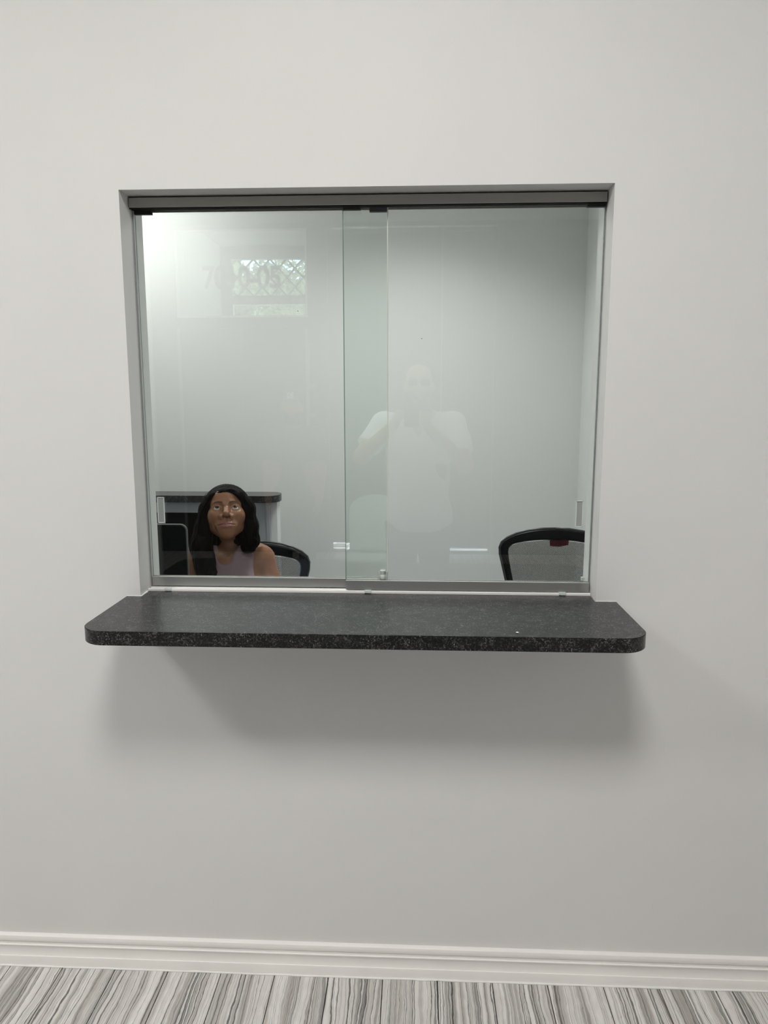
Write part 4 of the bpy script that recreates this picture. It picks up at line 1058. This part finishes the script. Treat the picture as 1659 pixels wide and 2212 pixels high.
for a, b in ((TX0, TX0+0.028), (TX1-0.028, TX1)): bx('jamb', (a, YB-0.09, 0), (b, YB+0.005, 2.338), 'frame_dark', dr)
sd = bpy.data.objects.new('window_3', None); COL.objects.link(sd); tag(sd, 'narrow bright sidelight beside the dark door', kind='structure')
bx('pane', (TX1+0.001, YB-0.055, 1.151), (TX1+0.074, YB-0.050, 2.199), 'window_glass', sd)
for z in (1.43, 1.74): bx('glazing_bar', (TX1+0.001, YB-0.065, z), (TX1+0.074, YB-0.04, z+0.045), 'frame_dark', sd)
wn = bpy.data.objects.new('window_4', None); COL.objects.link(wn); tag(wn, 'wide shop window with its shades lowered almost to the floor', kind='structure')
bx('pane', (SX0+0.001, YB-0.075, 0.002), (SX1-0.001, YB-0.070, TZ1-0.002), 'window_glass', wn)
bx('kick_plate', (SX0+0.001, YB-0.09, 0.0), (SX1-0.001, YB-0.055, 0.022), 'frame_dark', wn)
for z in (0.047, 0.066): bx('glazing_bar', (SX0+0.001, YB-0.085, z), (SX1-0.001, YB-0.06, z+0.007), 'frame_dark', wn)
for x in (SX0+0.001, 0.240, SX1-0.031): bx('mullion', (x, YB-0.09, 0.0), (x+0.03, YB-0.055, TZ1-0.002), 'frame_dark', wn)
for k, (a, b, lb) in enumerate(((SX0+0.01, 0.248, 'left'), (0.262, SX1-0.01, 'right'))):
    hz = 0.104 if k == 0 else 0.066
    s = thing('roller_shade', 'grey roller shade lowered over the %s half of the shop window' % lb, 'roller shade', ((a+b)/2, YB-0.03, 0), group='roller shades')
    h = (b-a)/2
    bx('fabric', (-h, -0.002, hz+0.014), (h, 0.001, 3.28), 'shade_fabric', s); bx('hem_bar', (-h, -0.006, hz), (h, 0.005, hz+0.016), 'shade_fabric', s)
    bm = bmesh.new(); tube(bm, [(-h, 0, 3.285), (h, 0, 3.285)], 0.022, 12); shade(obj('roller', bm, 'shade_fabric', s))
# waiting chair with a pale green back
wc = thing('waiting_chair', 'pale green padded waiting chair behind the man', 'chair', (-0.34, -3.05, 0), PI+0.25)
bm = bmesh.new(); pts = [(-0.21, 0.50), (0.21, 0.50), (0.215, 0.70)]+[(0.21*math.cos(a), 0.80+0.12*math.sin(a)) for a in [PI*k/12 for k in range(13)]]+[(-0.215, 0.70)]
prism(bm, pts, 1, 0.20, 0.245); bmesh.ops.bevel(bm, geom=[e for e in bm.edges if abs(e.verts[0].co.y-e.verts[1].co.y) < 1e-6], offset=0.012, segments=2, affect='EDGES'); shade(obj('backrest', bm, 'chair_green', wc), 50)
bx('seat', (-0.23, -0.24, 0.41), (0.23, 0.22, 0.48), 'chair_green', wc, 0.025, 3, True)
for sx in (-1, 1):
    for sy in (-0.2, 0.2):
        bm = bmesh.new(); tube(bm, [(sx*0.20, sy, 0.42), (sx*0.205, sy*1.05, 0.0)], 0.012, 8); shade(obj('leg', bm, 'chrome', wc))
    bm = bmesh.new(); tube(bm, [(sx*0.205, 0.215, 0.42), (sx*0.205, 0.225, 0.55)], 0.012, 8); shade(obj('back_support', bm, 'chrome', wc))

# vestibule beyond the transom
VY = -7.0; VX0, VX1 = -2.40, -0.95
structure('wall_vestibule_left', [((VX0-0.1, VY-0.1, 0), (VX0, YB-0.1, 3.46))], 'wall_paint', 'left wall of the entrance vestibule')
structure('wall_vestibule_right', [((VX1, VY-0.1, 0), (VX1+0.05, YB-0.1, 3.46))], 'wall_paint', 'right wall of the entrance vestibule')
structure('ceiling_vestibule', [((VX0-0.1, VY-0.1, 3.46), (VX1+0.05, YB-0.1, 3.56))], 'ceiling_white', 'ceiling of the entrance vestibule')
structure('wall_vestibule_outer', [((VX0, VY-0.08, 0), (-2.262, VY, 3.46)), ((-1.22, VY-0.08, 0), (VX1, VY, 3.46)), ((-2.262, VY-0.08, 3.31), (-1.22, VY, 3.46)), ((-2.262, VY-0.08, 2.775), (-1.22, VY, 2.88))], 'frame_dark', 'outer frame of the entrance vestibule')
ew = bpy.data.objects.new('window_5', None); COL.objects.link(ew); tag(ew, 'outer transom with a diamond lattice grille', kind='structure')
GX0, GX1, GZ0, GZ1 = -2.262, -1.22, 2.88, 3.31
bx('pane', (GX0, VY-0.03, GZ0), (GX1, VY-0.026, GZ1), 'window_glass', ew)
bx('pane', (GX0, VY-0.03, 2.40), (GX1, VY-0.026, 2.775), 'window_glass', ew)
do = bpy.data.objects.new('door_2', None); COL.objects.link(do); tag(do, 'outer door of the entrance vestibule', kind='structure')
bx('door_leaf', (GX0+0.002, VY-0.06, 0.005), (GX1-0.002, VY-0.02, 2.398), 'wood_door', do)
bx('handle', (GX1-0.12, VY-0.02, 0.95), (GX1-0.09, VY+0.03, 1.15), 'chrome', do, 0.004, 1)
step = 0.205
for sgn in (1, -1):
    k = -6
    while k < 14:
        xa = GX0+0.06+k*step; H_ = GZ1-GZ0; pts = []
        a = (xa, GZ0) if sgn > 0 else (xa, GZ1); bb_ = (xa+H_*0.92, GZ1) if sgn > 0 else (xa+H_*0.92, GZ0)
        lo_t = max(0, (GX0-a[0])/(bb_[0]-a[0])); hi_t = min(1, (GX1-a[0])/(bb_[0]-a[0]))
        if hi_t-lo_t > 0.05:
            p0 = (a[0]+(bb_[0]-a[0])*lo_t, VY-0.05, a[1]+(bb_[1]-a[1])*lo_t); p1 = (a[0]+(bb_[0]-a[0])*hi_t, VY-0.05, a[1]+(bb_[1]-a[1])*hi_t)
            bm = bmesh.new(); tube(bm, [p0, p1], 0.0125, 6); obj('lattice_bar', bm, 'grille_grey', ew)
        k += 1

# outdoors
structure('ground', [((-30, -45, -0.25), (30, YB-0.1, -0.06))], 'concrete', 'pale concrete pavement outside the shop')
def leafy_tree(label, x, y, h, rad, n, seed):
    rnd = random.Random(seed)
    t_ = thing('leafy_tree', label, 'tree', (x, y, -0.06), group='trees outside the entrance')
    bm = bmesh.new(); tube(bm, [(0, 0, 0), (0.1, 0.05, h*0.3), (0, 0.1, h*0.6), (0.1, 0, h*0.85)], [0.16, 0.13, 0.09, 0.04], 8)
    for k in range(7):
        a = rnd.uniform(0, 2*PI); z = h*rnd.uniform(0.3, 0.6); tube(bm, [(0, 0, z), (rad*0.6*math.cos(a), rad*0.6*math.sin(a), z+h*0.22)], [0.06, 0.02], 6)
    shade(obj('trunk', bm, 'bark', t_))
    vs, fs = [], []
    blobs = [(rnd.gauss(0, rad*0.45), rnd.gauss(0, rad*0.45), h*rnd.uniform(0.42, 0.90), rad*rnd.uniform(0.35, 0.6)) for _ in range(18)]
    for k in range(n):
        b = rnd.choice(blobs); d = Vector((rnd.gauss(0, 1), rnd.gauss(0, 1), rnd.gauss(0, 1))).normalized()*b[3]*rnd.uniform(0.5, 1.05)
        c = Vector(b[:3])+d; u = Vector((rnd.gauss(0, 1), rnd.gauss(0, 1), rnd.gauss(0, 1))).normalized(); v = u.orthogonal().normalized(); s = rnd.uniform(0.05, 0.11)
        i = len(vs); vs += [c-u*s*1.5, c+v*s*0.7, c+u*s*1.5, c-v*s*0.7]; fs.append((i, i+1, i+2, i+3))
    me = bpy.data.meshes.new('foliage'); me.from_pydata([tuple(v) for v in vs], [], fs)
    f = obj('foliage', me, 'leaf', t_); f['kind'] = 'stuff'
leafy_tree('tall leafy tree left of the entrance, outside', -5.3, -19.0, 5.9, 1.0, 6500, 1)
leafy_tree('leafy tree right of the entrance, outside', -1.9, -19.2, 5.2, 1.0, 6500, 3)
leafy_tree('broad leafy tree furthest from the entrance', -5.0, -26.0, 6.8, 2.1, 9000, 4)
